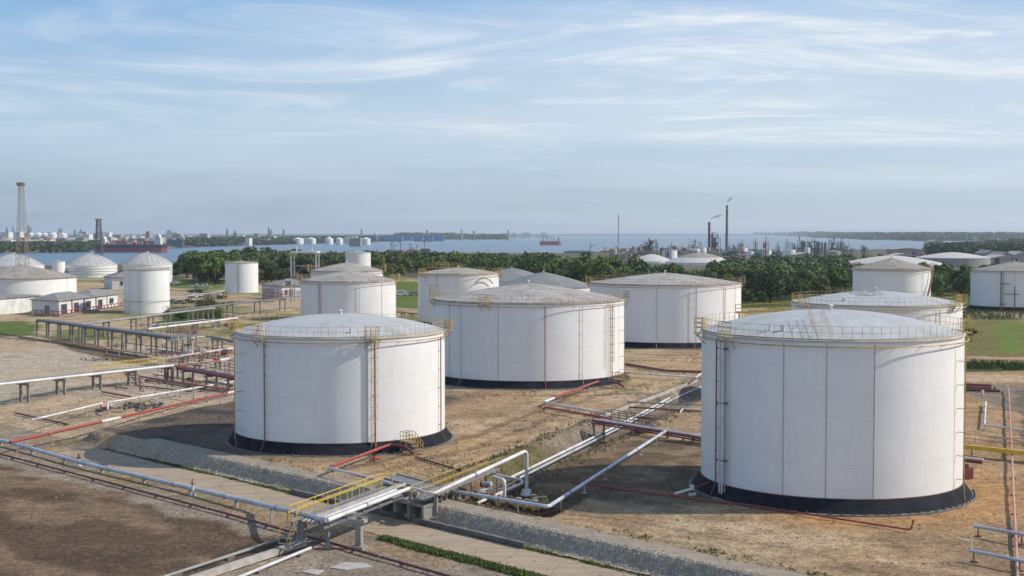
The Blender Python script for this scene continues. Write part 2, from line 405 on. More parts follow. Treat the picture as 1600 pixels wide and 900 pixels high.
def axis(core0, core1, step, far0, far1, g):
    a = list(np.arange(core0, core1+1e-6, step)); s = step; x = core1
    while x < far1: s *= g; x += s; a.append(x)
    s = step; x = core0; b = []
    while x > far0: s *= g; x -= s; b.append(x)
    return np.array(b[::-1] + a)
xs = axis(-75, 75, 0.4, -16000, 16000, 1.06)
ys = np.concatenate([np.arange(20, 80, 2.0), np.arange(80, 215, 0.4), axis(215, 216, 0.5, 215, 700, 1.008)[2:]])
ys = ys[ys <= 640]
yy = [ys[-1]]; st = 5.0
while yy[-1] < 30000: yy.append(yy[-1]+st); st *= 1.016
ys = np.concatenate([ys, np.array(yy[1:])])
XX, YY = np.meshgrid(xs, ys)
ZZ = height(XX, YY)
# the ground sheet stays below the separately laid stone slope and road
nx, ny = len(xs), len(ys)
me = bpy.data.meshes.new("ground")
me.vertices.add(nx*ny); me.vertices.foreach_set("co", np.stack([XX, YY, ZZ], -1).astype(np.float32).ravel())
i = np.arange((ny-1)*(nx-1)); r = i//(nx-1); c = i % (nx-1); a = r*nx+c
fc = np.stack([a, a+1, a+nx+1, a+nx], -1).astype(np.int32).ravel()
me.loops.add(len(fc)); me.loops.foreach_set("vertex_index", fc)
me.polygons.add(len(i)); me.polygons.foreach_set("loop_start", np.arange(0, len(fc), 4, dtype=np.int32)); me.polygons.foreach_set("loop_total", np.full(len(i), 4, np.int32))
me.polygons.foreach_set("use_smooth", np.ones(len(i), bool))
me.update(calc_edges=True); me.validate()

# ground colours by zone (what lies there: sand, gravel, soil, tarmac, grass) and painted tank shadows
def cc(*a): return np.array(a, float)
SAND = cc(0.375, 0.262, 0.158); SANDP = cc(0.45, 0.345, 0.235); ORANGE = cc(0.35, 0.21, 0.10); GRAVEL = cc(0.27, 0.225, 0.18); SOIL = cc(0.115, 0.078, 0.052)
SOILP = cc(0.235, 0.168, 0.115); CONC = cc(0.39, 0.325, 0.255); TAR = cc(0.10, 0.095, 0.09); GRASS = cc(0.085, 0.13, 0.022); GRASSD = cc(0.045, 0.07, 0.02); DRY = cc(0.22, 0.18, 0.085); MUD = cc(0.21, 0.15, 0.095)
FAR = cc(0.045, 0.06, 0.03)
GRP = None
n1 = fbm(XX*0.06, YY*0.06, 5); n2 = fbm(XX*0.25+40, YY*0.25, 5); n3 = fbm(XX*0.8+9, YY*0.8+5, 4)
colr = np.empty(XX.shape+(3,)); colr[:] = SAND
def put(mask, c_):
    global colr
    m = np.clip(mask, 0, 1)[..., None]; colr = colr*(1-m) + np.asarray(c_)*m
SS = XX+YY; TT = trench_t(XX, YY)
put(sst(n1, 0.42, 0.62)*0.8, SANDP)
put(sst(n2, 0.50, 0.66)*0.55, MUD)
put(sst(n1+0.3*n2, 0.72, 0.86)*0.35, DRY)
# yard left of the platform: pale trodden concrete and sand
lz = (TT < -96.5)*1.0
put(lz*sst(YY, 120, 150)*0.8, SANDP)
put(lz*sst(YY, 165, 178)*(1-sst(YY, 240, 262))*sst(n1, 0.26, 0.40)*.9, cc(.42, .365, .30))
put(lz*sst(n2, 0.55, 0.7)*0.35, GRAVEL)
# tank A platform: dark asphalt floor with the tank's shadow painted into it
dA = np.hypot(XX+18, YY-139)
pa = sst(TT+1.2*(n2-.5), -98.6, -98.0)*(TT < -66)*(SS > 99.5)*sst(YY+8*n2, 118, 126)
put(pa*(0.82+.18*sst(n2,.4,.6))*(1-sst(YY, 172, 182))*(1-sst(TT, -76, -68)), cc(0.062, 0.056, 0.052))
put((1-sst(dA+3*n2, 14, 18))*(TT < -60)*0.6, GRAVEL*0.7)
# hollow between trench and tank R: darker brown soil, tank's cast shadow painted in
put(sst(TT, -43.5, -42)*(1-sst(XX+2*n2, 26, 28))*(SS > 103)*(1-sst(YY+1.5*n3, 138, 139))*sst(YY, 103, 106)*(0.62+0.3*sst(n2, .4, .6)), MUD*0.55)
dR = np.hypot(XX-27, YY-112)
put((1-sst(dR+4*n2, 15, 21))*0.9*sst(XX, 16, 22), ORANGE*1.12)
put(sst(XX+YY*0.1, 48, 56)*(YY < 215)*0.5, ORANGE*1.05)
# trench sides: grassy earth below, concrete facing beyond
dt = np.abs(TT+46.4); tr = (1-sst(dt+1.0*(n3-0.5), 3.4, 4.4))*(SS > 103.5)*(YY < 240)
put(tr*0.9, MUD*0.7); put(tr*(1-sst(YY, 134, 142))*sst(n2, 0.42, 0.55)*0.7, cc(0.13, 0.125, 0.05)); put(tr*sst(YY, 134, 138)*0.95, CONC*0.55)
wob_ = (fbm(XX*.05, YY*.05, 3)-.5)
for off, wd_, col_, am in ((104.5, .5, SANDP, .7), (106.3, .5, SANDP, .7), (109, .35, MUD*.6, .6), (113, .9, SANDP, .6)):
    put((1-sst(np.abs(SS+wob_*14-off), wd_*.4, wd_))*(TT > -41)*am, col_)
for off, col_, am in ((-60, MUD*.6, .7), (-62.2, SANDP, .6), (-57, MUD*.7, .5), (-53.5, SANDP*1.05, .6)):
    put((1-sst(np.abs(TT+wob_*9-off), .2, .8))*(SS > 103)*(YY > 112)*(YY < 190)*am, col_)
for off in (178, 183.5, 240, 246, 251):
    put((1-sst(np.abs(YY+XX*.25+wob_*20-off), .3, 1.2))*(TT > -70)*.6, SANDP*1.05 if off % 2 else MUD*.6)
bay = (TT > -50.5)*(TT < -35.5)*(SS > 102.6)*(SS < 115); put(bay*0.8, MUD*0.65)
# front: tarmac strip on top of slope is its own sheet; ground in front of the road
put((SS < 96.8)*(TT > -140)*1.0, GRAVEL)
put((SS < 96.8)*(SS > 84)*sst(n2, 0.45, 0.6)*0.7, SAND*0.85)
put((SS < 88.4)*(SS > 84.5)*(XX < -14)*sst(n3, 0.4, 0.6)*0.6, DRY)
put((SS > 87.7)*(SS < 89)*(XX-YY > -108)*sst(n3, .35, .5)*.8, cc(.10, .12, .03))
soil = 1-sst(SS + 6*(n2-0.5) + 0.07*np.minimum(XX+20, 0)*-1 , 79.8, 81.4)
tb = trench_t(XX, YY)
put(soil*(tb < -52.5), SOIL); put(soil*(tb < -52.5)*sst(fbm((XX-YY)*0.09+3, (XX+YY)*0.16, 6), 0.46, 0.60)*0.8, SOILP)
put((SS > 95.6)*(SS < 97.2)*(TT > -100)*sst(n2, 0.45, 0.58), cc(0.15, 0.14, 0.05))
# corner left of the stone slope
put((TT < -95.5)*(TT > -102)*(SS > 93)*(YY < 150)*sst(n3, 0.35, 0.5)*0.8, GRAVEL*0.75)
put((TT < -98.5)*(TT > -101)*(SS > 92)*(YY < 148)*sst(n3, 0.5, 0.6), cc(0.16, 0.15, 0.05))
# distance: grass, scrub
gm = sst(YY, 245, 300); put(gm*0.55, SANDP*0.9); put(gm*sst(fbm(XX*0.05+7, YY*0.03, 5), 0.50, 0.56)*.8, GRASS*1.0+DRY*.25); put(gm*sst(n2, 0.50, 0.6)*0.5, MUD*.8); put(gm*sst(fbm(XX*.15+70, YY*.08, 4), 0.5, 0.6)*.6, SANDP)
def patch(pxs, c_, soft=0.5, amt=1.0):
    pts = [G(a, b) for a, b in pxs]; n = len(pts); inside = np.zeros(XX.shape, bool); xw = XX + (n2-0.5)*8*soft; yw = YY + (n1-0.5)*14*soft
    for i in range(n):
        a, b = pts[i], pts[(i+1) % n]
        cnd = ((a.y > yw) != (b.y > yw)) & (xw < (b.x-a.x)*(yw-a.y)/((b.y-a.y) or 1e-9)+a.x); inside ^= cnd
    put(inside*amt, c_)
    return pts
patch([(-20,503),(62,500),(66,522),(0,527),(-20,527)], GRASS*.95+DRY*.1, 0.7)
patch([(80,515),(160,512),(180,530),(95,535)], GRASS, 0.6, 0.8)
patch([(255,492),(345,484),(350,500),(240,508)], GRASS*.8, 0.8)
patch([(265,436),(350,436),(352,452),(262,450)], GRASS+DRY*.15, 0.6)
patch([(618,440),(655,440),(655,482),(618,480)], GRASS+DRY*.1, 0.5)
patch([(1500,500),(1700,506),(1700,560),(1500,556)], cc(0.16, 0.145, 0.05), 0.15)
patch([(1556,503),(1597,505),(1597,553),(1565,548)], GRASS*1.3+DRY*.1, 0.5)
patch([(1500,566),(1700,572),(1700,578),(1500,582)], GRASSD*1.2, 0.2)
patch([(1500,598),(1700,606),(1700,640),(1575,640),(1500,612)], GRAVEL*0.8, 0.1)
patch([(1500,585),(1700,590),(1700,598),(1500,596)], SANDP, 0.1)
patch([(1585,610),(1700,610),(1700,700),(1600,700)], GRAVEL*0.5, 0.3, 0.8)
patch([(60,522),(110,528),(200,552),(270,575),(190,566),(110,548)], MUD*0.7, 0.2, 0.9)
patch([(1060,440),(1700,440),(1700,478),(1060,482)], GRASSD*1.3, 0.4)
patch([(900,515),(1100,520),(1100,530),(900,528)], SANDP, 0.3)
fm = sst(YY, 600, 760); put(fm, cc(0.10, 0.10, 0.06)); put(fm*sst(XX/YY, 0.05, 0.09)*0.7*sst(fbm(XX*.02, YY*.012, 4), .42, .55), cc(0.15, 0.135, 0.11)); put(sst(YY, 2500, 4000), FAR)
lsr = YY/np.maximum(ratio_interp(XX, YY, left_shore), 1); put((lsr > .99)*(lsr < 1.05)*(XX < 0)*(YY > 1200)*.9, cc(.20, .15, .10)); msr = YY/np.maximum(ratio_interp(XX, YY, main_shore), 1); put((msr > .96)*(msr < 1.02)*(YY > 700)*.8, cc(.18, .14, .10))
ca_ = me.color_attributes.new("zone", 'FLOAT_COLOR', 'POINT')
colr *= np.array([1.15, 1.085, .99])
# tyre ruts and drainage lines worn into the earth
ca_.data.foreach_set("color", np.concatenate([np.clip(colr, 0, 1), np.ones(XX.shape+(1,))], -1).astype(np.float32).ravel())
m, t, b = newmat("ground_mix")
at = t.nodes.new("ShaderNodeAttribute"); at.attribute_name = "zone"
v = coords(t, "Object")
f1 = noise(t, v, 0.5, 9, 0.72, 0.3); f2 = noise(t, v, 4.5, 8, 0.75); f3 = noise(t, v, 0.09, 6, 0.65)
f5 = noise(t, v, 1.7, 5, 0.8)
vs_ = coords(t, "Object", (0.25, 1.4, 1), (0, 0, R_(-45))); f4 = noise(t, vs_, 0.8, 6, 0.7)
k = mth('MULTIPLY', mth('MULTIPLY', mth('MULTIPLY', ramp(t, f1, 0.32, 0.68, 0.66, 1.22), ramp(t, f5, 0.34, 0.66, 0.62, 1.3), tree=t), ramp(t, f2, 0.32, 0.68, 0.45, 1.5), tree=t), mth('MULTIPLY', ramp(t, f3, 0.3, 0.7, 0.82, 1.15), ramp(t, f4, 0.3, 0.7, 0.86, 1.12), tree=t), tree=t)
kk = t.nodes.new("ShaderNodeCombineColor"); [t.links.new(k, kk.inputs[i]) for i in range(3)]
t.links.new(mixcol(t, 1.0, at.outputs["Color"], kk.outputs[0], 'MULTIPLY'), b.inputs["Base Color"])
b.inputs["Roughness"].default_value = 0.95; b.inputs["Specular IOR Level"].default_value = 0.15
bump(t, b, mth('ADD', mth('ADD', f1, f5, tree=t), mth('MULTIPLY', f2, 0.45, tree=t), tree=t), 0.8, 0.30)
me.materials.append(m)
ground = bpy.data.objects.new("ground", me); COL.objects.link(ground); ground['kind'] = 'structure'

# water
m, t, b = newmat("sea_water")
b.inputs["Base Color"].default_value = (0.035, 0.075, 0.115, 1); b.inputs["Roughness"].default_value = 0.22; b.inputs["IOR"].default_value = 1.33
v = coords(t, "Object", (1, 0.5, 1)); bump(t, b, noise(t, v, 0.12, 8, 0.7), 0.9, 1.2)
MT['riser_red'] = M('riser_red_paint', (.27, .045, .04), (.17, .05, .045), .8, .55)
MT['water'] = m
MT['dome_skin'] = roof_mat('dome_skin', (.56, .53, .48), (.34, .30, .25), .7, .7, 6)
wm = MB(); wm.add([(-30000, 500, SEA), (30000, 500, SEA), (30000, 40000, SEA), (-30000, 40000, SEA)], [(0,1,2,3)])
o = wm.build("water", 'water'); o['kind'] = 'structure'

# sheets that run parallel to the road ----------------------------------------------------------
def strip(name, s0, s1, u0, u1, dz, mat, step=1.0, rough=0.0, across=1):
    """sheet between the lines x+y=s0 and x+y=s1, from u0 to u1 measured along (1,-1)/sqrt2 as x-y"""
    mb = MB(); n = int((u1-u0)/step)+1; vs = []; fs = []
    for i in range(n+1):
        d = u0 + (u1-u0)*i/n
        for j in range(across+1):
            s = s0 + (s1-s0)*j/across; x = (s+d)/2; y = (s-d)/2
            z = hz(x, y) + dz
            if rough: z += (random.random())*rough; x += random.uniform(-.15, .15)*rough; y += random.uniform(-.15, .15)*rough
            vs.append((x, y, z))
    for i in range(n):
        for j in range(across):
            a = i*(across+1)+j; fs.append((a, a+across+1, a+across+2, a+1))
    mb.add(vs, fs); o = mb.build(name, mat); o['kind'] = 'structure'; return o
def road_mat(name, c1, c2, c3):
    m, t, b = newmat(name)
    v = coords(t, "Object", (1, 1, 1), (0, 0, R_(45))); v2 = coords(t, "Object", (0.08, 1.0, 1), (0, 0, R_(45)))
    n = noise(t, v, 0.5, 8, 0.7); s = noise(t, v2, 1.6, 5, 0.6); f = noise(t, v, 9, 5, 0.7)
    col = mixcol(t, ramp(t, s, 0.35, 0.68), c1, c2); col = mixcol(t, ramp(t, n, 0.5, 0.75, 0, 0.6), col, c3)
    col = mixcol(t, ramp(t, f, 0.3, 0.7, 0, 0.25), col, tuple(x*0.5 for x in c1))
    vr = t.nodes.new('ShaderNodeTexVoronoi'); vr.feature = 'DISTANCE_TO_EDGE'; vr.inputs['Scale'].default_value = .33; t.links.new(v, vr.inputs[0]); col = mixcol(t, ramp(t, vr.outputs[0], .0, .035, .55, 0), col, tuple(x*0.42 for x in c1)); col = mixcol(t, ramp(t, noise(t, v, .16, 5, .6), .56, .66, 0, .45), col, tuple(x*0.55 for x in c1)); t.links.new(col, b.inputs["Base Color"]); b.inputs["Roughness"].default_value = 0.9
    bump(t, b, f, 0.3, 0.04); return m
MT['road'] = road_mat("dusty_road", (0.41, 0.305, 0.20), (0.30, 0.225, 0.155), (0.23, 0.175, 0.125))
MT['channel'] = road_mat("worn_tarmac", (0.33, 0.262, 0.19), (0.23, 0.185, 0.14), (0.40, 0.305, 0.205))
# stone pitching: voronoi cobbles set in mortar
m, t, b = newmat("stone_pitching")
v = coords(t, "Object"); vo = t.nodes.new("ShaderNodeTexVoronoi"); vo.inputs["Scale"].default_value = 3.8; t.links.new(v, vo.inputs[0])
vo2 = t.nodes.new("ShaderNodeTexVoronoi"); vo2.feature = 'DISTANCE_TO_EDGE'; vo2.inputs["Scale"].default_value = 3.8; t.links.new(v, vo2.inputs[0])
sc_ = t.nodes.new("ShaderNodeSeparateColor"); t.links.new(vo.outputs["Color"], sc_.inputs[0])
col = mixcol(t, ramp(t, sc_.outputs[0], 0, 1), (0.27, 0.22, 0.165), (0.44, 0.36, 0.27)); col = mixcol(t, ramp(t, vo2.outputs[0], 0.03, 0.12, 0.7, 0), col, (0.19, 0.155, 0.115))
col = mixcol(t, ramp(t, noise(t, v, 0.4, 5, 0.6), 0.5, 0.7, 0, 0.45), col, (0.20, 0.17, 0.10))
t.links.new(col, b.inputs["Base Color"]); b.inputs["Roughness"].default_value = 0.95; bump(t, b, vo2.outputs[0], 0.6, 0.15); MT['stones'] = m
strip("road", 89.3, 95.6, -184, 150, 0.03, 'road', 1.0, 0, 4)
strip("stone_slope", 96.3, 99.0, -182, 150, 0.05, 'stones', 0.35, 0.07, 7).location.z = 0.0
strip("drain_channel", 99.0, 101.4, -176, 150, 0.045, 'channel', 1.0, 0, 3)

# ------------------------------------------------------------------ storage tanks
def face(cx, cy, Rr, px):
    """angle on the side of a cylinder that faces the yard entrance, met by the sight line of photo column px"""
    t = (px-800)/F*1.0
    A = t*t+1; B = -2*(cx*t+cy); C = cx*cx+cy*cy-Rr*Rr; D = max(B*B-4*A*C, 0); y = (-B-math.sqrt(D))/(2*A)
    return math.atan2(y-cy, t*y-cx)
def place(l, r, yb, zb):
    """centre and radius from both limbs and the lowest point of the base circle"""
    a1, a2 = math.atan((l-800)/F), math.atan((r-800)/F); a = (a1+a2)/2; d = (a2-a1)/2
    dist = F*(H-zb)/((yb-363)*(1-math.sin(d))*math.cos(a)); Rr = dist*math.sin(d)
    return dist*math.sin(a), dist*math.cos(a), Rr
def ringpts(cx, cy, r, z, n, a0=0, a1=2*math.pi, closed=True):
    m = n if closed else n+1
    return [V(cx+math.cos(a0+(a1-a0)*i/n)*r, cy+math.sin(a0+(a1-a0)*i/n)*r, z) for i in range(m)]
def tank(cx, cy, Rr, zb, zt, rise, label, shell='shell', roof='roof', pw=1.6, rail='yellow', railh=1.1, ring=True, pads=True, n=96, nrail=84, zg=None, courses=None,
         risers=(), name='storage_tank', group='white storage tanks', cat='storage tank', seams=0, vent=True, lip=0.12):
    zg = hz(cx, cy) if zg is None else zg
    T = thing(name, (cx, cy, zg), label, cat, group)
    sh = MB().lathe((cx, cy), [(Rr, zb if pads else zg-0.3), (Rr, zt-0.16), (Rr+0.03, zt-0.16), (Rr+0.03, zt)], n).build('shell', shell, T, True)
    pr = [(Rr+lip, zt-0.10), (Rr+lip, zt+0.03)]
    for i in range(15):
        q = 1-i/14; pr.append((max((Rr+lip)*q, 0.02), zt+0.03+rise*(1-q**pw)))
    MB().lathe((cx, cy), pr, n).build('roof', roof, T, True)
    if pads:
        MB().lathe((cx, cy), [(Rr+0.0, zb+0.004), (Rr+0.08, zb), (Rr+0.72, 0.26+zg), (Rr+0.76, 0.20+zg)], n).build('skirt', 'bitumen', T, True)
        MB().lathe((cx, cy), [(Rr+0.74, 0.19+zg), (Rr+1.06, 0.15+zg), (Rr+1.1, zg-0.4)], n).build('foundation_ring', 'concrete_dark', T, True)
        MB().tube(ringpts(cx, cy, Rr+0.05, zb+0.03, 80), 0.045, 5, 0, True).build('toe_ring', 'rust', T)
    if rail:
        mb = MB(); mb.rail(ringpts(cx, cy, Rr-0.05, zt+0.02, nrail), railh, 2*math.pi*Rr/nrail, 0.016, (1.0, 0.55), True)
        mb.lathe((cx, cy), [(Rr-0.04, zt+0.0), (Rr-0.04, zt+0.16)], n).build('handrail', rail, T)
    if ring:
        mb = MB(); mb.tube(ringpts(cx, cy, Rr+0.34, zt-0.42, 90), 0.05, 6, 0, True)
        for i in range(28):
            a = 2*math.pi*i/28; mb.bar((cx+math.cos(a)*Rr, cy+math.sin(a)*Rr, zt-0.5), (cx+math.cos(a)*(Rr+0.36), cy+math.sin(a)*(Rr+0.36), zt-0.47), 0.05)
        mb.build('cooling_ring', 'yellow' if rail == 'yellow' else 'rust_rail', T)
    if vent:
        zv = zt+rise-0.05; mb = MB().cyl((cx, cy, zv), (cx, cy, zv+0.45), 0.16, n=10).cyl((cx, cy, zv+0.42), (cx, cy, zv+0.55), 0.28, 0.12, 10)
        mb.build('roof_vent', 'white_pipe', T)
    for rr in risers: riser(T, cx, cy, Rr, zb, zt, zg, *rr)
    return T
def riser(T, cx, cy, Rr, zb, zt, zg, px, kind, ofs=0.22):
    a = face(cx, cy, Rr+ofs, px) if px is not None else 0
    ca, sa = math.cos(a), math.sin(a); tx, ty = -sa, ca
    def q(o, s, z): return (cx+ca*(Rr+o)+tx*s, cy+sa*(Rr+o)+ty*s, z)
    if kind in ('red', 'grey', 'yellow', 'dred', 'pinkr'):
        m = {'red': 'riser_red', 'dred': 'riser_red', 'grey': 'seam', 'yellow': 'yellow', 'pinkr': 'pink'}[kind]; r = {'grey': 0.035, 'yellow': 0.045}.get(kind, 0.06)
        mb = MB().tube([q(ofs, 0, zt-0.35), q(ofs, 0, zb+0.05), q(0.75, 0, zg+0.25)], r, 7, 0.2)
        z = zb+0.8
        while z < zt-0.6: mb.bar(q(0, 0, z), q(ofs, 0, z), 0.05); z += 1.9
        mb.build('riser_pipe', m, T, True)
    elif kind == 'seam':
        MB().bar(q(0.02, 0, zb+0.02), q(0.02, 0, zt-0.2), 0.055, 0.055).build('batten', 'seam', T)
    elif kind == 'ladder':
        mb = MB()
        for s in (-.23, .23): mb.tube([q(0.3, s, zb-0.5), q(0.3, s, zt+0.9)], 0.03, 5, 0)
        z = zb
        while z < zt: mb.cyl(q(0.3, -.23, z), q(0.3, .23, z), 0.016, n=4); z += 0.32
        mb.build('ladder', 'yellow_pale', T)
        mb = MB(); z = zb+2.4
        while z < zt+0.6:
            mb.tube([q(0.3, -.28, z), q(0.62, -.36, z), q(1.0, -.2, z), q(1.0, .2, z), q(0.62, .36, z), q(0.3, .28, z)], 0.022, 4, 0.1); z += 1.2
        for s, o in ((-.2, 1.0), (.2, 1.0), (0, 1.0)): mb.cyl(q(o, s, zb+2.4), q(o, s, zt+0.6), 0.016, n=4)
        mb.build('safety_cage', 'yellow_pale', T)
    elif kind == 'pipes':       # pair of white sampling pipes in dark clamps standing on a small block
        for s in (-0.22, 0.12):
            MB().tube([q(0.45, s, zt-0.6), q(0.45, s, zg+0.15)], 0.085, 8, 0).build('level_pipe', 'white_pipe', T, True)
        MB().tube([q(0.35, 0.36, zt-0.3), q(0.35, 0.36, zg+0.2)], 0.06, 8, 0).build('level_pipe', 'grey_pale', T, True)
        for f in (0.02, 0.39, 0.78):
            mb = MB(); z = zt-0.8-(zt-zb)*f*0.98; mb.bar(q(0.42, -0.62, z), q(0.42, 0.62, z), 0.14, 0.10); mb.bar(q(0, -0.2, z), q(0.5, -0.2, z), 0.08); mb.bar(q(0, 0.2, z), q(0.5, 0.2, z), 0.08); mb.build('clamp', 'dark_steel', T)
        MB().box(q(0.45, 0.05, zg+0.1), (1.1, 0.7, 0.25), a+math.pi/2).build('plinth', 'concrete_pale', T)
def rim_box(T, cx, cy, Rr, zt, px, mat='yellow', wd=1.3, hgt=1.15, out=0.75, a=None):
    """small railed landing hanging outside the rim"""
    if a is None: a = face(cx, cy, Rr, px)
    ca, sa = math.cos(a), math.sin(a); tx, ty = -sa, ca
    def q(o, s, z): return V(cx+ca*(Rr+o)+tx*s, cy+sa*(Rr+o)+ty*s, z)
    mb = MB(); h = wd/2
    mb.add([q(0, -h, zt), q(out, -h, zt), q(out, h, zt), q(0, h, zt), q(0, -h, zt-.06), q(out, -h, zt-.06), q(out, h, zt-.06), q(0, h, zt-.06)], [(0,1,2,3),(7,6,5,4),(0,4,5,1),(1,5,6,2),(2,6,7,3),(3,7,4,0)])
    mb.rail([q(0, -h, zt), q(out, -h, zt), q(out, h, zt), q(0, h, zt)], hgt, 0.55, 0.035, (1, .66, .33))
    for s in (-h, h): mb.bar(q(0, s, zt-1.0), q(out, s, zt-.05), 0.06)
    mb.build('landing', mat, T)
def bolts(T, cx, cy, Rr, zg, a0, a1, n):
    for i in range(n):
        a = a0+(a1-a0)*i/(n-1); MB().box((cx+math.cos(a)*(Rr+0.93), cy+math.sin(a)*(Rr+0.93), zg+0.27), (0.14, 0.10, 0.16), a).build('anchor_lug', 'dark_steel', T)

CAMZ = H
zb = CAMZ-20.5
# A: large tank on the left
A_ = (-18.0, 139.1, 10.95); A_t = CAMZ-10.23
TA = tank(*A_, zb, A_t, 1.72, "large white tank on the left with smooth pale roof and caged ladder", pw=2.0, nrail=96,
          risers=[(412, 'dred'), (583, 'ladder'), (585.5, 'red', 0.35), (689, 'red'), (574, 'seam')])
rim_box(TA, *A_, A_t, None, a=math.pi+0.02); rim_box(TA, *A_, A_t, None, a=-0.03); rim_box(TA, *A_, A_t, 409, 'yellow_pale'); rim_box(TA, *A_, A_t, 580, 'yellow_pale')
riser(TA, *A_, zb, A_t, TA.location.z, 365.5, 'yellow', 0.9)
bolts(TA, *A_, TA.location.z, -2.6, -0.5, 26)
# R: largest tank in front on the right
B_ = (26.99, 111.95, 10.78); B_t = CAMZ-8.29
TR = tank(*B_, zb, B_t, 1.8, "biggest white tank, on the right, with white level pipes and yellow rim rail", pw=2.0, nrail=90,
          risers=[(1121, 'dred', 0.3), (1133, 'pipes'), (1225, 'seam'), (1294, 'seam'), (1371, 'seam')])
riser(TR, *B_, zb, B_t, TR.location.z, 1512, 'yellow', 0.65)
rim_box(TR, *B_, B_t, None, a=-0.12); rim_box(TR, *B_, B_t, None, 'yellow_pale', a=math.pi+0.05, wd=1.0); rim_box(TR, *B_, B_t, 1140, 'yellow_pale', 1.6, 1.15, 0.5)
bolts(TR, *B_, TR.location.z, -2.4, -0.2, 30)
# stair and small walk on R's roof
def roofz(T_, r, Rr, zt, rise, pw): return zt+0.03+rise*(1-(r/Rr)**pw)
mb = MB()
pl = [V(B_[0]-2.5+0.1*k, B_[1]-(10.4-1.1*k), roofz(0, min(math.hypot(10.4-1.1*k, 2.6), 10.8), 10.9, B_t, 1.8, 2.0)+0.1) for k in range(6)]
mb.rail(pl, 1.0, 1.1, 0.016); mb.rail([p+V(-1.0, 0, 0) for p in pl], 1.0, 1.1, 0.016)
mb.build('roof_walk', 'yellow_pale', TR)
def nozzle(T_, x, y, z, r=0.25, h=0.5, mat='white_pipe'):
    r *= .6; h *= .6
    MB().cyl((x, y, z-0.1), (x, y, z+h), r, n=12).cyl((x, y, z+h), (x, y, z+h+0.08), r*1.35, n=12).build('roof_nozzle', mat, T_, True)
nozzle(TR, B_[0]-5.5, B_[1]-7.2, B_t+0.6); nozzle(TR, B_[0]-6.4, B_[1]-6.6, B_t+0.6, 0.18); nozzle(TA, A_[0]-7.0, A_[1]-6.3, A_t+0.55); nozzle(TA, A_[0]+2.2, A_[1]-9.4, A_t+0.45, 0.18)
# B: middle tank
C_ = (2.48, 196.7, 14.25); C_t = CAMZ-9.74
TB = tank(*C_, zb, C_t, 2.3, "white tank in the middle with streaked brown cone roof and dark vertical risers", 'shell', 'roof_dirty', 1.25, 'rust_rail', nrail=110,
          risers=[(720, 'grey'), (778, 'seam'), (852.5, 'red'), (911, 'grey'), (953, 'ladder'), (957.5, 'red'), (701, 'seam')])
riser(TB, *C_, zb, C_t, TB.location.z, 976.5, 'yellow', 0.7)
rim_box(TB, *C_, C_t, None, 'rust_rail', a=-0.1, wd=1.6); rim_box(TB, *C_, C_t, 759, 'yellow', 1.4, 1.3); rim_box(TB, *C_, C_t, 679, 'rust_rail', 1.6, 2.2, 0.6)
bolts(TB, *C_, TB.location.z, -2.7, -0.4, 16)
# C: wide tank behind the middle one
D_ = (30.27, 261.3, 14.84); D_t = CAMZ-9.75
TC = tank(*D_, zb, D_t, 1.95, "wide white tank behind and right of the middle one with grey cone roof", 'shell', 'roof_dirty', 1.25, 'rust_rail', nrail=110,
          risers=[(1027, 'grey'), (1086, 'grey'), (1090, 'seam'), (1134, 'pinkr'), (1150, 'grey')])
rim_box(TC, *D_, D_t, None, 'rust_rail', a=-0.1, wd=1.6, hgt=1.4); rim_box(TC, *D_, D_t, None, 'yellow', a=math.pi-0.1, wd=1.6, hgt=1.2)
# F: behind R
fx, fy, fr = place(1237, 1506.5, 0, 0) if False else (None, None, None)
def place_rim(l, r, yr, hh):
    a1, a2 = math.atan((l-800)/F), math.atan((r-800)/F); a = (a1+a2)/2; d = (a2-a1)/2
    dist = F*hh/((yr-363)*(1-math.sin(d))*math.cos(a)); return dist*math.sin(a), dist*math.cos(a), dist*math.sin(d)
E_ = place_rim(1237.5, 1506, 478, 9.6); E_t = CAMZ-9.6
TF = tank(*E_, zb, E_t, 1.6, "white tank hidden behind the nearest one, pale roof with a black smoke stain", 'shell', 'roof', 1.6, 'yellow', nrail=90, risers=[(1470, 'yellow')])
rim_box(TF, *E_, E_t, None, 'yellow', a=-0.1, wd=1.6); rim_box(TF, *E_, E_t, 1491, 'yellow', 1.3, 1.4); rim_box(TF, *E_, E_t, 1262, 'yellow_pale', 2.2, 1.3); nozzle(TF, E_[0]-6, E_[1]-6.5, E_t+0.5, 0.35)
# soot patch lying on F's roof
mb = MB(); vs = []
for i in range(24):
    a = i/24*2*math.pi; rr_ = 1.5*(0.65+0.5*random.random()); vs.append((E_[0]-1.9+math.cos(a)*rr_*1.5, E_[1]-2.2+math.sin(a)*rr_*1.9))
mb.add([(x, y, roofz(0, math.hypot(x-E_[0], y-E_[1]), E_[2]+.12, E_t, 1.6, 1.6)+0.05) for x, y in vs]+[(E_[0]-1.9, E_[1]-2.2, roofz(0, 2.9, E_[2]+.12, E_t, 1.6, 1.6)+0.05)], [(i, (i+1) % 24, 24) for i in range(24)])
MT['soot'] = M('soot_stain', (0.16, 0.155, 0.15), (0.45, 0.44, 0.43), 0.9, 0.8, lo=0.4, hi=0.6)
mb.build('soot_stain', 'soot', TF)
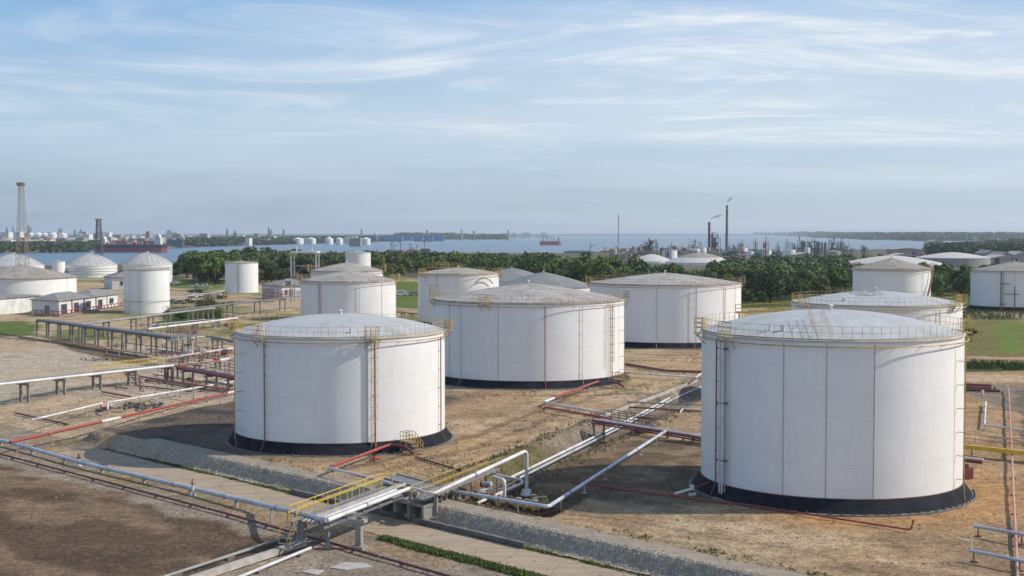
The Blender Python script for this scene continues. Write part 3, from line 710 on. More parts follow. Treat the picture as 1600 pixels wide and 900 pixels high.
# G: behind F
G_ = place_rim(1333, 1455.5, 419.5, 8.6); G_t = CAMZ-8.6
TG = tank(*G_, zb, G_t, 2.6, "narrow white tank behind the others on the right, brown cone roof and slanting stair", 'shell', 'roof_rust', 1.05, 'rust_rail', nrail=60, lip=0.3,
          risers=[(1444, 'grey')], group='white storage tanks')
a0 = face(*G_, 1438); mb = MB()
pts = []
for k in range(22):
    a = a0+0.55*k/21; z = zb+1.0+(G_t-zb-1.0)*k/21; pts.append(V(G_[0]+math.cos(a)*(G_[2]+0.7), G_[1]+math.sin(a)*(G_[2]+0.7), z))
for p, q_ in zip(pts[:-1], pts[1:]): mb.bar(p, q_, 0.5, 0.12)
mb.rail(pts, 1.0, 0.9, 0.04); mb.build('stair', 'rust_rail', TG); rim_box(TG, *G_, G_t, None, 'yellow', a=-0.1, wd=1.6, hgt=1.3)
# H: right edge
H_ = place(1517.5, 1655, 479, zb); H_t = CAMZ-(60/F)*(H_[1]-H_[2])
TH = tank(*H_, zb, H_t, 2.6, "white tank cut by the right edge of the view with rusty frames on its side", 'shell', 'roof_rust', 1.05, 'rust_rail', nrail=60, risers=[(1567, 'grey'), (1569, 'pinkr'), (1587, 'pinkr', 0.9)])
mb = MB(); a = face(*H_, 1578); 
for px in (1567, 1587):
    a = face(*H_, px); mb.bar((H_[0]+math.cos(a)*(H_[2]+1.0), H_[1]+math.sin(a)*(H_[2]+1.0), 0), (H_[0]+math.cos(a)*(H_[2]+1.0), H_[1]+math.sin(a)*(H_[2]+1.0), H_t-4 if px == 1587 else H_t), 0.22)
for z, x0, x1 in ((H_t-3.4, 1565, 1580), (H_t-6.2, 1573, 1594), (H_t-9, 1565, 1574)):
    a, b2 = face(*H_, x0), face(*H_, x1); mb.bar((H_[0]+math.cos(a)*(H_[2]+1.0), H_[1]+math.sin(a)*(H_[2]+1.0), z), (H_[0]+math.cos(b2)*(H_[2]+1.0), H_[1]+math.sin(b2)*(H_[2]+1.0), z), 0.2)
mb.build('pipe_frame', 'rust', TH)
# I: behind B on the left
I_ = place_rim(653.5, 780, 427.5, 9.4); I_t = CAMZ-9.4
TI = tank(*I_, zb, I_t, 1.3, "white tank behind the middle one on its left with rust stains and yellow rail", 'shell_old', 'roof_dirty', 1.5, 'yellow', nrail=60, risers=[(682, 'grey'), (684, 'seam')])
rim_box(TI, *I_, I_t, 662, 'yellow', 2.4, 1.3); rim_box(TI, *I_, I_t, None, 'yellow', a=-0.1, wd=1.6, hgt=1.3)
mb = MB(); p0 = V(I_[0]-5, I_[1]+5, I_t+0.5); mb.box((I_[0]-3.5, I_[1]+6.5, I_t+1.2), (8, 1.6, 0.1), 0.1); mb.rail([V(I_[0]-7.5, I_[1]+5.6, I_t+1.2), V(I_[0]+0.5, I_[1]+6.4, I_t+1.2)], 1.1, 1.0, 0.05)
mb.build('roof_walk', 'yellow', TI)
mb = MB(); a0 = face(*I_, 741); pts = []
for k in range(16):
    a = a0+0.5*k/15; pts.append(V(I_[0]+math.cos(a)*(I_[2]+0.7), I_[1]+math.sin(a)*(I_[2]+0.7), I_t-0.9-1.3*(abs(k-7)/8)**2))
for p, q_ in zip(pts[:-1], pts[1:]): mb.bar(p, q_, 0.16, 0.16)
mb.build('stair', 'rust', TI)
# J: behind A
J_ = place_rim(470, 619, 439.5, 9.6); J_t = CAMZ-9.6
TJ = tank(*J_, zb, J_t, 1.9, "white tank right behind the large left one with soot on its shell", 'shell_old', 'roof_dirty', 1.4, 'rust_rail', nrail=60, risers=[(497, 'grey'), (500, 'red'), (562, 'grey'), (598, 'seam')])
rim_box(TJ, *J_, J_t, None, 'yellow', a=math.pi, wd=1.8, hgt=1.3); rim_box(TJ, *J_, J_t, None, 'yellow', a=0, wd=1.8, hgt=1.3)
K_ = place_rim(486, 599, 423, 9.4); K_t = CAMZ-9.4
TK = tank(*K_, zb, K_t, 2.0, "white tank with yellow rim corners whose top peeks over the sooty one", 'shell_old', 'roof_dirty', 1.3, 'rust_rail', nrail=50)
rim_box(TK, *K_, K_t, None, 'yellow', a=math.pi, wd=2.2, hgt=1.5); rim_box(TK, *K_, K_t, None, 'yellow', a=0, wd=2.2, hgt=1.5)
# sooty low tanks behind B
def xyr(cpx, D, rpx): return ((cpx-800)/F*D, D, rpx/F*D)
Q_ = xyr(850, 345, 82); tank(*Q_, zb, CAMZ-(449-363)/F*333, 3.7, "low tank with sooty grey cone roof right behind the middle tank", 'shell_old', 'roof_grey', 1.2, None, ring=False)
Q2 = xyr(800, 425, 62); tank(*Q2, zb, CAMZ-(438-363)/F*413, 3.8, "dark roofed tank farthest behind the middle tank, beside the trees", 'shell_old', 'roof_grey', 1.4, None, ring=False)
# small vertical tanks on the left
K2 = place(352, 404, 455.5, 0.2); T_ = tank(*K2, 0.2, CAMZ-(409-363)/F*K2[1], 0.5, "slim upright white tank standing alone before the trees", 'shell', 'roof_dirty', 1.4, 'yellow_pale', 0.8, False, False, 48, 36, risers=[(374, 'grey'), (372, 'red')], group='small upright tanks')
L_1 = place(193, 265.5, 488, 0.1); T_ = tank(*L_1, 0.1, CAMZ-(420.5-363)/F*(L_1[1]-L_1[2]), 0.55, "tall white upright tank beside the white building with red rails", 'shell', 'roof_dirty', 1.4, 'yellow_pale', 0.5, False, False, 64, 50, risers=[(202, 'seam'), (217, 'seam')], group='small upright tanks')
mb = MB(); mb.tube([V(L_1[0], L_1[1]-L_1[2]-0.5, 3.2), V(L_1[0]-2, L_1[1]-L_1[2]-0.3, 3.2)], 0.08); mb.tube(ringpts(L_1[0], L_1[1], L_1[2]+0.3, 3.3, 40), 0.06, 6, 0, True); mb.build('hose_ring', 'grey_pale', T_)
S1 = xyr(560, 500, 20); T_ = tank(*S1, 0, CAMZ-(393-363)/F*500, 0.3, "short fat white tank with stained sides poking above the tank roofs near the trees", 'shell_old', 'roof', 1.4, None, 1, False, False, 12, group='small upright tanks')
S2 = xyr(92, 640, 10); tank(*S2, 0, CAMZ-(407-363)/F*640, 0.3, "small white drum tank left of the ribbed domes", 'shell', 'roof', 1.4, None, 1, False, False, 24, group='small upright tanks')
# ribbed dome roof tanks on the left
def dome(l, r, ybase, yrim, yapex, label, ribs=24, roofm='roof', name='dome_tank', group='dome roofed tanks', rb=True):
    x, y, rr = place(l, r, ybase, 0)
    zr = CAMZ-(yrim-363)/F*(y-rr); za = CAMZ-(yapex-363)/F*y
    T = thing(name, (x, y, 0), label, 'storage tank', group)
    MB().lathe((x, y), [(rr, -0.5), (rr, zr-0.3), (rr+0.15, zr-0.3), (rr+0.15, zr)], 64).build('shell', 'shell', T, True)
    pr = [((rr+0.1)*math.cos(k/14*math.pi/2) if k < 14 else 0.02, zr+(za-zr)*math.sin(k/14*math.pi/2)) for k in range(15)]
    pr = [((rr+0.1)*(1-k/14)+(0.02 if k == 14 else 0), zr+(za-zr)*(1-(1-k/14)**1.7)) for k in range(15)]
    MB().lathe((x, y), pr, 64).build('roof', roofm, T, True)
    mb = MB()
    if rb:
        for i in range(ribs):
            a = 2*math.pi*i/ribs; mb.tube([V(x+math.cos(a)*r_, y+math.sin(a)*r_, z_+0.05) for r_, z_ in pr], 0.07, 4, 0)
        mb.build('roof_rib', 'grey_pale', T)
    MB().cyl((x, y, za-0.1), (x, y, za+0.5), 0.7, n=12).build('roof_vent', 'white_pipe', T)
    mb = MB()
    for z in np.arange(zr-4.2, zr-0.5, 1.3): mb.tube(ringpts(x, y, rr+0.1, z, 60), 0.09, 4, 0, True)
    mb.build('wind_girder', 'grey_pale', T)
    return T
dome(101.5, 184, 433, 413.5, 394.8, "white dome roofed tank, middle of the three by the river")
dome(192, 270, 441, 411.5, 393, "white dome roofed tank right behind the tall upright tank")
dome(-26, 70, 432, 414.5, 394.6, "white dome roofed tank at the foot of the lattice tower")
x, y, rr = place(-52, 120, 461, 0); zr = CAMZ-(434-363)/F*(y-rr)
tank(x, y, rr, 0.0, zr, 4.4, "broad low tank at the left edge with dark weathered cone roof", 'shell', 'roof_rust', 1.15, None, 1, False, False, 96, risers=[(106, 'grey')], lip=0.5, group='dome roofed tanks')
for l, r, yb, yr, ya, D, lab in ((1040, 1147, 430, 409, 393.3, 900, "broad white dome with dusty cap among the trees below the chimneys"), (985, 1052, 430, 407, 395.5, 960, "white low dome left of the dusty capped one"),
                           (1318, 1470, 430, 411, 397.5, 760, "long white low dome right behind the brown coned tank"), (1432, 1545, 432, 402, 392.5, 850, "flat pale dome with blue grey wall near the right edge")):
    x, y, rr = xyr((l+r)/2, D, (r-l)/2)
    zr = max(CAMZ-(yr-363)/F*(y-rr), 0.8); za = CAMZ-(ya-363)/F*y
    T = thing('low_dome', (x, y, -1), lab, 'storage dome', 'low domes beyond the trees')
    MB().lathe((x, y), [(rr, -1.0), (rr, zr)], 72).build('shell', 'grey_pale' if l == 1432 else 'shell_old', T, True)
    MB().lathe((x, y), [(rr*(1-k/12)+(0.02 if k == 12 else 0), zr+(za-zr)*(1-(1-k/12)**1.5)) for k in range(13)], 72).build('roof', 'dome_skin', T, True)
    if l == 1040: MB().lathe((x, y), [(rr*(1-k/12)*0.62+(0.02 if k == 12 else 0), 0.12+zr+(za-zr)*(1-((1-k/12)*0.62)**1.5)) for k in range(13)], 72).build('dust_cap', 'roof_rust', T, True)

# ------------------------------------------------------------------ pipelines, racks, walkways
def post_support(T, x, y, zp, mat='concrete_pale', kind='post', d=None, wd=0.22, zg=None):
    zg = hz(x, y) if zg is None else zg
    if zp - zg < 0.12: return
    mb = MB()
    if kind == 'post': mb.cyl((x, y, zg-0.1), (x, y, zp), 0.05, n=6); mb.box((x, y, zg+0.04), (0.35, 0.35, 0.12))
    elif kind == 'block': mb.box((x, y, (zg+zp)/2-0.05), (wd, wd, zp-zg+0.1), math.atan2(d.y, d.x) if d else 0); mb.box((x, y, zp-0.05), (wd*1.6, wd*1.2, 0.1), math.atan2(d.y, d.x)+math.pi/2 if d else 0)
    elif kind == 'pier':
        a = math.atan2(d.y, d.x)
        mb.box((x, y, (zg+zp)/2-0.15), (0.5, 0.5, zp-zg+0.1), a); mb.box((x, y, zp-0.16), (0.75, 1.15, 0.3), a); mb.box((x, y, zg+0.1), (1.1, 1.3, 0.5), a)
    elif kind == 'goal':      # two columns with a cross beam
        n = V(-d.y, d.x, 0).normalized()
        for s in (-0.75, 0.75): mb.bar((x+n.x*s, y+n.y*s, zg-0.2), (x+n.x*s, y+n.y*s, zp-0.15), 0.3)
        mb.bar((x-n.x*1.15, y-n.y*1.15, zp-0.2), (x+n.x*1.15, y+n.y*1.15, zp-0.2), 0.4, 0.3)
    mb.build('support', mat, T)
def pipeline(label, pts, r, mat, every=6.0, kind='post', smat='concrete_pale', group=None, name='pipeline', cat='pipeline', bands=None, valves=(), n=10, first=1.0, collars=True):
    pts = [Vector(p) for p in pts]; r = r*0.74 if r > 0.12 else r
    T = thing(name, on(pts[0]), label, cat, group)
    MB().tube(pts, r, n, r*3).build('pipe', mat, T, True)
    acc = first; k = 0; lens = [(b-a).length for a, b in zip(pts[:-1], pts[1:])]
    for (a, b), l in zip(zip(pts[:-1], pts[1:]), lens):
        d = (b-a).normalized()
        if abs(d.z) > 0.7: continue
        t = acc
        while every and t < l:
            p = a + d*t; post_support(T, p.x, p.y, p.z-r+0.02, smat, kind, d); t += every; k += 1
        acc = t - l if every else 0
    for i, (u, ln, m2) in enumerate(bands or ()):      # lengths of another paint
        tot = sum(lens)*u; 
        for (a, b), l in zip(zip(pts[:-1], pts[1:]), lens):
            if tot < l:
                d = (b-a).normalized(); MB().cyl(a+d*tot, a+d*min(tot+ln, l), r*1.06, n=n).build('painted_length', m2, T, True); break
            tot -= l
    if collars:
        mb = MB(); any_ = False
        for (a, b), l in zip(zip(pts[:-1], pts[1:]), lens):
            d = (b-a).normalized(); t = 5.5
            while t < l-1: mb.cyl(a+d*t, a+d*(t+0.12), r*1.3, n=n); t += 11; any_ = True
        if any_: mb.build('flange', 'grey_pale', T, True)
    return T
def hydrant(px, py, h, label, mat='red', stem='white_pipe', group='hydrants by the silver pipe'):
    p = G(px, py); T = thing('hydrant', p, label, 'hydrant', group)
    MB().cyl(p+V(0,0,-.1), p+V(0,0,h*0.62), 0.13, n=10).box(p+V(0,0,.05), (0.45, 0.45, 0.14)).build('standpipe', stem, T, True)
    MB().cyl(p+V(0,0,h*0.62), p+V(0,0,h), 0.10, n=10).cyl(p+V(-.22,0,h*0.78), p+V(.26,0,h*0.78), 0.065, n=8).build('valve_body', mat, T, True)
    MB().tube([p+V(math.cos(a/10*6.283)*.16, math.sin(a/10*6.283)*.16, h+0.06) for a in range(10)], 0.025, 5, 0, True).bar(p+V(-.16,0,h+.06), p+V(.16,0,h+.06), 0.03).build('handwheel', mat, T)
    return T
def PZ(px, py, dz):
    """point a height dz above the ground there (solved along the sight line)"""
    z = 0.5
    for _ in range(14):
        p = P(px, py, z); z = 0.5*z + 0.5*(hz(p.x, p.y)+dz)
    return P(px, py, z)
# silver main along the road, over the gantry and down to the pump skid
s0, s1, s2 = P(-60, 676, -0.6), P(15, 691, -0.65), P(125, 722, -0.68)
s3, s4 = P(300, 763, -0.68), P(408, 788, -0.45)
g1 = P(512, 813, 1.3); g2 = P(643, 762, 1.35); g3 = P(677, 772, 1.35); g4 = P(823.5, 704, 3.0)
t5 = V(g4.x, g4.y, -0.75)
pipeline("long silver pipeline running along the dusty road and up onto the gantry", [s0, s1, s2, s3, s4, P(455, 799, 0.9), g1], 0.26, 'silver', 7.5, 'block', 'concrete_pale', n=14)
pipeline("thick white elevated pipe from the gantry corner that drops down at its far end", [g1, g2, g3, g4, t5], 0.215, 'white_pipe', 0, n=14)
# its own piers
GT = thing('pipe_gantry', on(g1), "concrete piered gantry with grey pipe deck crossing the road", 'pipe gantry')
def pier(px, py, ztop, T=GT, wd=0.55, cap=True, dirn=V(0.38, 0.92, 0)):
    p = G(px, py); a = math.atan2(dirn.y, dirn.x); mb = MB().box((p.x, p.y, (p.z+ztop)/2-0.1), (wd*0.75, wd*.85, ztop-p.z+0.2), a)
    if cap: mb.box((p.x, p.y, ztop-0.12), (0.55, 1.1, 0.24), a)
    mb.box((p.x, p.y, p.z+0.08), (0.9, 1.0, 0.34), a); mb.build('pier', 'concrete', T)
pier(474, 848, 0.95); pier(562, 858, 1.0); pier(645, 806, 1.05); pier(682, 812, 1.05, wd=0.3, cap=False)
p = G(513, 857); MB().cyl((p.x, p.y, p.z-0.1), (p.x, p.y, 1.1), 0.13, n=10).cyl((p.x, p.y, p.z-0.1), (p.x, p.y, p.z+0.4), 0.3, 0.2, 10).build('steel_post', 'grey_pale', GT, True)
p = G(613, 772); MB().cyl((p.x, p.y, p.z-0.1), (p.x, p.y, 1.4), 0.07, n=8).build('steel_post', 'grey_pale', GT, True)
nrm = V(-0.92, 0.38, 0)      # across the gantry, to the left
vd = (g2-g1).normalized()
for k in range(5):
    o = nrm*(0.62+0.42*k); MB().tube([g1+o+V(0,0,-0.32)+vd*0.3, g2+o+V(0,0,-0.32)+vd*(2.5 if k > 2 else 0.2)], 0.13 if k % 2 else 0.10, 8, 0).build('deck_pipe', ('deck', 'grey_pale', 'white_pipe', 'deck', 'grey_pale')[k], GT, True)
mb = MB()
for t_ in np.arange(0.8, (g2-g1).length, 2.4): mb.bar(g1+vd*t_+nrm*0.2+V(0,0,-0.5), g1+vd*t_+nrm*3.1+V(0,0,-0.5), 0.18, 0.14)
for o in (0.35, 2.95): mb.bar(g1+nrm*o+V(0,0,-0.6), g2+nrm*o+V(0,0,-0.6), 0.14, 0.2)
mb.build('cross_beams', 'grey_pipe', GT)
mb = MB(); mb.add([tuple(g1+nrm*2.6+V(0,0,-.28)), tuple(g1+nrm*3.2+V(0,0,-.28)), tuple(g2+nrm*3.2+V(0,0,-.28)+vd), tuple(g2+nrm*2.6+V(0,0,-.28)+vd)], [(0,1,2,3)]); mb.build('walkway_deck', 'grating', GT)
mb = MB(); mb.rail([g1+nrm*3.2+V(0,0,-.28), g2+nrm*3.2+V(0,0,-.28)+vd*1.0], 1.05, 1.8, 0.04); mb.rail([g1+nrm*2.55+V(0,0,-.28), g2+nrm*2.55+V(0,0,-.28)+vd*0.3], 0.95, 1.8, 0.035, (1,)); mb.build('handrail', 'yellow_bright', GT)
# short stair with yellow rails at the near end of the gantry
mb = MB()
for k in range(6): mb.box(tuple(g1+nrm*2.85-vd*(0.25*k+.1)+V(0,0,-.35-.33*k)), (0.9, 0.26, 0.05), math.atan2(nrm.y, nrm.x))
mb.build('stair', 'grating', GT)
mb = MB()
for o in (2.4, 3.3): mb.rail([g1+nrm*o+V(0,0,-.3), g1+nrm*o-vd*1.5+V(0,0,-2.2)], 0.8, 0.9, 0.022, (1,))
mb.build('stair_rail', 'yellow', GT)
# culvert headwall under the gantry, with two dark mouths
c0, c1_ = G(612, 800), G(668, 812)
u_ = V(0.7071, -0.7071, 0)
cm = (c0+c1_)/2; CT = thing('culvert', cm, "concrete culvert with dark openings under the gantry", 'culvert')
aa = math.atan2(-1, 1)
mb = MB(); bz = cm.z
mb.box((cm.x, cm.y, bz+1.25), (5.4, 1.6, 0.22), aa)
for k in (-2.6, -0.9, 0.8, 2.5): mb.box((cm.x+u_.x*k, cm.y+u_.y*k, bz+0.55), (0.28, 1.5, 1.25), aa)
mb.build('frame', 'concrete', CT)
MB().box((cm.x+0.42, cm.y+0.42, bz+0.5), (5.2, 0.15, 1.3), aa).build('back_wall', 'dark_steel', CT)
# second walkway beyond: deck and yellow rails beside the thick pipe
WT = thing('walkway', on(g3), "narrow steel walkway with yellow rails beside the thick white pipe", 'walkway')
vd2 = V(0.383, 0.924, 0)
w0 = g3 + nrm*0.75 + V(0,0,-.55); w1 = w0 + vd2*15
w0b = g3 + nrm*1.9 + V(0,0,-.55); w1b = w0b + vd2*15
MB().add([tuple(w0), tuple(w0b), tuple(w1b), tuple(w1)], [(0,1,2,3)]).bar(w0, w1, 0.08, 0.16).bar(w0b, w1b, 0.08, 0.16).build('deck', 'grating', WT)
MB().rail([w0b, w1b], 1.05, 1.6, 0.035).rail([w0, w1], 0.95, 1.6, 0.03).build('handrail', 'yellow', WT)
for k in (4, 9, 14.5):
    for b0 in (w0, w0b): p = b0+vd2*k; MB().cyl((p.x, p.y, hz(p.x, p.y)-0.1), (p.x, p.y, p.z), 0.09, n=7).build('leg', 'concrete', WT)
# yellow railing of a cross deck left of it
RT = thing('deck_platform', PZ(640, 768, 0.6), "railed steel platform between the gantry and the tan bank", 'platform')
d0 = P(602, 748, 0.75); d1 = P(690, 772, 0.75); d2 = d1+vd2*2.2; d3 = d0+vd2*2.2
MB().add([tuple(q_) for q_ in (d0, d1, d2, d3)], [(0,1,2,3)]).bar(d0, d1, 0.1, 0.2).bar(d3, d2, 0.1, 0.2).build('deck', 'grating', RT)
MB().rail([d0, d3, d2], 1.05, 1.1, 0.03).build('handrail', 'yellow', RT)
for q_ in (d0, d1, d2, d3): MB().cyl((q_.x, q_.y, hz(q_.x, q_.y)-.1), q_, 0.09, n=7).build('leg', 'concrete', RT)
# white pipes across and along
pipeline("white pipe from the end of the red one towards the gantry", [P(514.5, 746, hz(-21,112)+.2), P(514.5, 731, 0.85), P(612, 755, 0.85)], 0.17, 'white_pipe', 4.5, n=12, first=2.0)
pipeline("red pipe leaving the large left tank near its stair", [P(641, 684, 0.55), P(601, 698, 0.85), P(518, 729, 0.85)], 0.19, 'red', 5, n=12, smat='grey_pale')
pipeline("silver pipe in front of the pump skid that turns and climbs to the red bridge", [P(705, 767, 0.55), P(857, 792, 0.75), P(1040, 674, 0.9)], 0.21, 'silver', 6.5, n=14)
pipeline("short white pipe bending over the trench left of the skid", [P(745, 736, 0.4), P(800, 747, 0.3), P(816, 750, 0.2), P(817, 755, 0.0), P(745, 787, -0.3), P(735, 790, -0.8)], 0.12, 'white_pipe', 0)
pipeline("long white pipe lying along the trench floor", [P(797, 747, -0.55), P(974, 661, -0.8), P(1054, 618, -0.8), P(1100, 597, -0.8)], 0.17, 'white_pipe', 9, 'post')
pipeline("thinner silver pipe beside the white one in the trench", [P(812, 747, -0.75), P(960, 673, -0.95), P(1052, 624, -0.95), P(1096, 604, -0.95)], 0.12, 'silver', 0)
# pump skid: flanged base frame with valves
def place_skid():
    c = P(800, 790, -0.75); T = thing('pump_skid', V(c.x, c.y, hz(c.x, c.y)), "rusty yellow pump skid with valves in the sunken bay", 'pump skid')
    ang = math.atan2(-1, 1.18); ux = V(math.cos(ang), math.sin(ang), 0); uy = V(-ux.y, ux.x, 0)
    def q(a, b_, z): return c+ux*a+uy*b_+V(0,0,z)
    L_, W_ = 8.2, 2.6
    mb = MB()
    for b_ in (-W_/2, 0, W_/2): mb.bar(q(-L_/2, b_, 0), q(L_/2, b_, 0), 0.16, 0.26)
    for k in range(9): a = -L_/2+L_*k/8; mb.bar(q(a, -W_/2, 0), q(a, W_/2, 0), 0.12, 0.2)
    mb.build('base_frame', 'rust', T)
    mb = MB()
    for k in (0, 3, 5, 8):
        a = -L_/2+L_*k/8
        for b_ in (-W_/2, W_/2): mb = MB().bar(q(a, b_, -0.6), q(a, b_, 0), 0.16); mb.build('leg', 'rust', T)
    MB().cyl(q(-3.7, -0.9, 0.42), q(3.6, -0.9, 0.42), 0.2, n=12).build('header_pipe', 'yellow_pale', T, True)
    MB().cyl(q(-2.4, 0.5, 0.38), q(3.8, 0.5, 0.38), 0.17, n=12).build('header_pipe', 'rust_rail', T, True)
    for i, (a, m_) in enumerate(((-3.2, 'rust'), (-2.3, 'yellow_pale'), (-1.3, 'rust'), (-0.5, 'yellow_pale'), (0.6, 'rust'), (1.5, 'yellow_pale'), (2.4, 'yellow'), (3.3, 'yellow'))):
        MB().cyl(q(a, -0.9, 0.4), q(a, -0.9, 0.95), 0.12, 0.09, 8).cyl(q(a, -1.25, 0.42), q(a, -0.6, 0.42), 0.24, n=10).cyl(q(a, -0.9, 0.92), q(a, -0.9, 1.0), 0.24, n=10).build('valve', m_, T, True)
    for a in (1.9, 3.0): MB().cyl(q(a, 0.5, 0.4), q(a, 0.5, 1.05), 0.16, n=8).cyl(q(a-.3, 0.5, 0.42), q(a+.3, 0.5, 0.42), 0.27, n=10).cyl(q(a, 0.5, 1.0), q(a, 0.5, 1.08), 0.3, n=12).build('valve', 'yellow', T, True)
    MB().tube([q(-1.2, 0.5, 0.4), q(-1.2, 0.5, 1.9), q(-2.8, 0.9, 1.95)], 0.14, 10).build('riser_pipe', 'white_pipe', T, True)
    MB().tube([q(-3.3, -0.9, 0.4), q(-2.9, -0.6, 0.95), q(-2.2, 0.2, 1.1)], 0.12, 8).build('riser_pipe', 'white_pipe', T, True)
    MB().tube([q(0.8, 0.7, 0.9), q(3.2, 0.7, 0.9), q(3.2, 0.7, 0.3)], 0.07, 8).build('riser_pipe', 'white_pipe', T, True)
    MB().tube([q(1.8, -0.1, 0.35), q(2.6, 0.1, 0.9)], 0.2, 10).build('strainer', 'white_pipe', T, True)
    MB().cyl((t5.x, t5.y, -0.85), (t5.x, t5.y, -0.35), 0.55, 0.38, 14).build('pedestal', 'white_pipe', T, True)
    # oily hose left of the skid
    MB().tube([q(-4.3, -0.9, 0.3), q(-4.9, -1.3, 0.1), q(-5.4, -1.2, 0.5), q(-6.2, -1.5, -0.1)], 0.1, 8, 0.5).build('hose', 'dark_steel', T, True)
place_skid()
# bigger clutter: wrapped valve left of it
vp = P(762, 757, 0.2); T = thing('wrapped_valve', V(vp.x, vp.y, hz(vp.x, vp.y)), "silver wrapped valve above the trench with dark red flange", 'valve')
MB().cyl(vp+V(-.4,.2,0), vp+V(.35,-.2,.1), 0.24, 0.2, 12).build('body', 'silver', T, True); MB().cyl(vp+V(-.5,.25,0), vp+V(-.4,.2,0), 0.3, n=12).build('flange', 'red_dark', T, True); MB().cyl(V(vp.x, vp.y, hz(vp.x, vp.y)), vp, 0.1, n=8).build('post', 'grey_pale', T)
# road side low concrete wall
a, b_ = G(470, 778), G(818, 862)
def wallseg(name, p, q_, wd, h, mat, label, z0=None):
    p = Vector(p); q_ = Vector(q_); mb = MB(); n = max(2, int((q_-p).length/2)); d = (q_-p).normalized(); nn = V(-d.y, d.x, 0)
    vs = []; fs = []
    for i in range(n+1):
        c = p+(q_-p)*i/n; zg = hz(c.x, c.y) if z0 is None else z0
        for s, z in ((-1, zg-0.3), (-1, zg+h), (1, zg+h), (1, zg-0.3)): vs.append((c.x+nn.x*s*wd/2, c.y+nn.y*s*wd/2, z))
    for i in range(n):
        for k in range(4): fs.append((i*4+k, i*4+(k+1) % 4, (i+1)*4+(k+1) % 4, (i+1)*4+k))
    fs += [(3,2,1,0), (n*4, n*4+1, n*4+2, n*4+3)]
    mb.add(vs, fs); o = mb.build(name, mat); return tag(o, label, 'wall', None, 'thing')
wallseg('low_wall', (-19.2, 115.15, 0), (-9.2, 105.15, 0), 0.35, 0.45, 'concrete_dark', "low stained concrete wall beside the road, left of the gantry")
wallseg('low_wall', (-7.8, 103.7, 0), (1.0, 94.95, 0), 0.4, 0.45, 'concrete_dark', "low concrete wall beside the road, right of the gantry")
# dark red pipe in the foreground, on sleepers
pipeline("thin dark red pipe running across the whole foreground on low blocks", [P(-60, 694, -0.95), P(0, 709, -0.95), P(350, 801, -0.95), P(520, 849, -0.95), P(705, 901, -0.95), P(760, 918, -0.95)], 0.10, 'red_dark', 5.5, 'block', 'concrete', n=8)
hydrant(124, 729, 1.15, "rusty topped hydrant post behind the silver pipe, the farther of two", 'rust')
hydrant(302, 775, 1.45, "pinkish red topped hydrant behind the silver pipe, the nearer of two", 'pink')
# lower left: pipe trench with long pale beams running to the gantry foot
for k, (x0, y0, x1, y1, m_, wd, lab) in enumerate(((300, 905, 476, 848, 'concrete_pale', 0.5, "pale concrete beam running from the gantry foot to the lower edge, nearest the piers"),
        (255, 902, 452, 838, 'grey_pale', 0.22, "grey pipe lying beside the pale beam, nearer to the soil"), (318, 925, 486, 856, 'white_pipe', 0.22, "white pipe lying along the right side of the pale beam"))):
    p, q_ = PZ(x0, y0, 0.25), PZ(x1, y1, 0.3); T = thing('ground_beam' if k == 0 else 'pipeline', on(p), lab, 'beam' if k == 0 else 'pipeline')
    if k == 0: MB().bar(p, q_, wd, 0.4).build('beam', m_, T)
    else: MB().tube([p, q_], wd/2, 8, 0).build('pipe', m_, T, True)
    for f in (0.1, 0.5, 0.9): c = p+(q_-p)*f; MB().box((c.x, c.y, c.z-0.22), (0.9, 0.3, 0.3), 1.2).build('sleeper', 'concrete_dark', T)
T = thing('concrete_slab', G(560, 888), "broken pale concrete slab lying below the gantry", 'slab')
p = G(548, 885); MB().poly([(p.x-1.4, p.y-.5), (p.x-.2, p.y-1.1), (p.x+1.5, p.y-.3), (p.x+1.0, p.y+.7), (p.x-.5, p.y+.9)], p.z-.1, p.z+.07).build('slab', 'concrete_pale', T)
MB().poly([(p.x-3.1, p.y-1.6), (p.x-2.0, p.y-2.3), (p.x-1.6, p.y-1.2), (p.x-2.6, p.y-.9)], p.z-.1, p.z+.06).build('fragment', 'concrete_pale', T)
# tank A: yellow access stair and valve cluster
def access(px, py, label, s=1.0, mat='yellow', flip=1):
    p = G(px, py); T = thing('access_stair', p, label, 'stair', 'yellow access stairs at the tanks')
    a = V(0.75, -0.55, 0).normalized()*flip; b = V(-a.y, a.x, 0)
    for k in range(4): MB().box(tuple(p+a*(0.32*k*s)+V(0,0,(1.1-0.3*k)*s)), (0.3*s, 0.8*s, 0.05), math.atan2(a.y, a.x)).build('tread', 'rust_rail', T)
    MB().box(tuple(p-a*0.7*s+V(0,0,1.2*s)), (1.1*s, 0.9*s, 0.06), math.atan2(a.y, a.x)).build('landing', 'rust_rail', T)
    for sgn in (-.42, .42): MB().rail([p-a*1.2*s+b*sgn*s+V(0,0,1.2*s), p-a*0.1*s+b*sgn*s+V(0,0,1.2*s), p+a*1.15*s+b*sgn*s+V(0,0,0.1)], 0.95*s, 0.42, 0.033).build('handrail', mat, T)
    for sgn in (-.42, .42): MB().cyl(p-a*1.2*s+b*sgn*s, p-a*1.2*s+b*sgn*s+V(0,0,1.2*s), 0.05, n=6).build('leg', mat, T)
    MB().tube([p-a*1.6*s-b*0.9*s+V(0,0,.8), p-b*1.0*s+V(0,0,.8), p+a*0.9*s-b*0.9*s+V(0,0,.25)], 0.15, 8).build('pipe', 'red_dark', T, True)
access(645, 709, "yellow railed stair over red pipes at the foot of the large left tank")
access(972, 606, "yellow railed stair over pipes at the foot of the middle tank")
pipeline("dark red pipe snaking from the large left tank's stair to the walkway", [PZ(650, 714, 0.15), PZ(684, 724, 0.15), PZ(722, 735, 0.15)], 0.09, 'red_dark', 0, n=8)
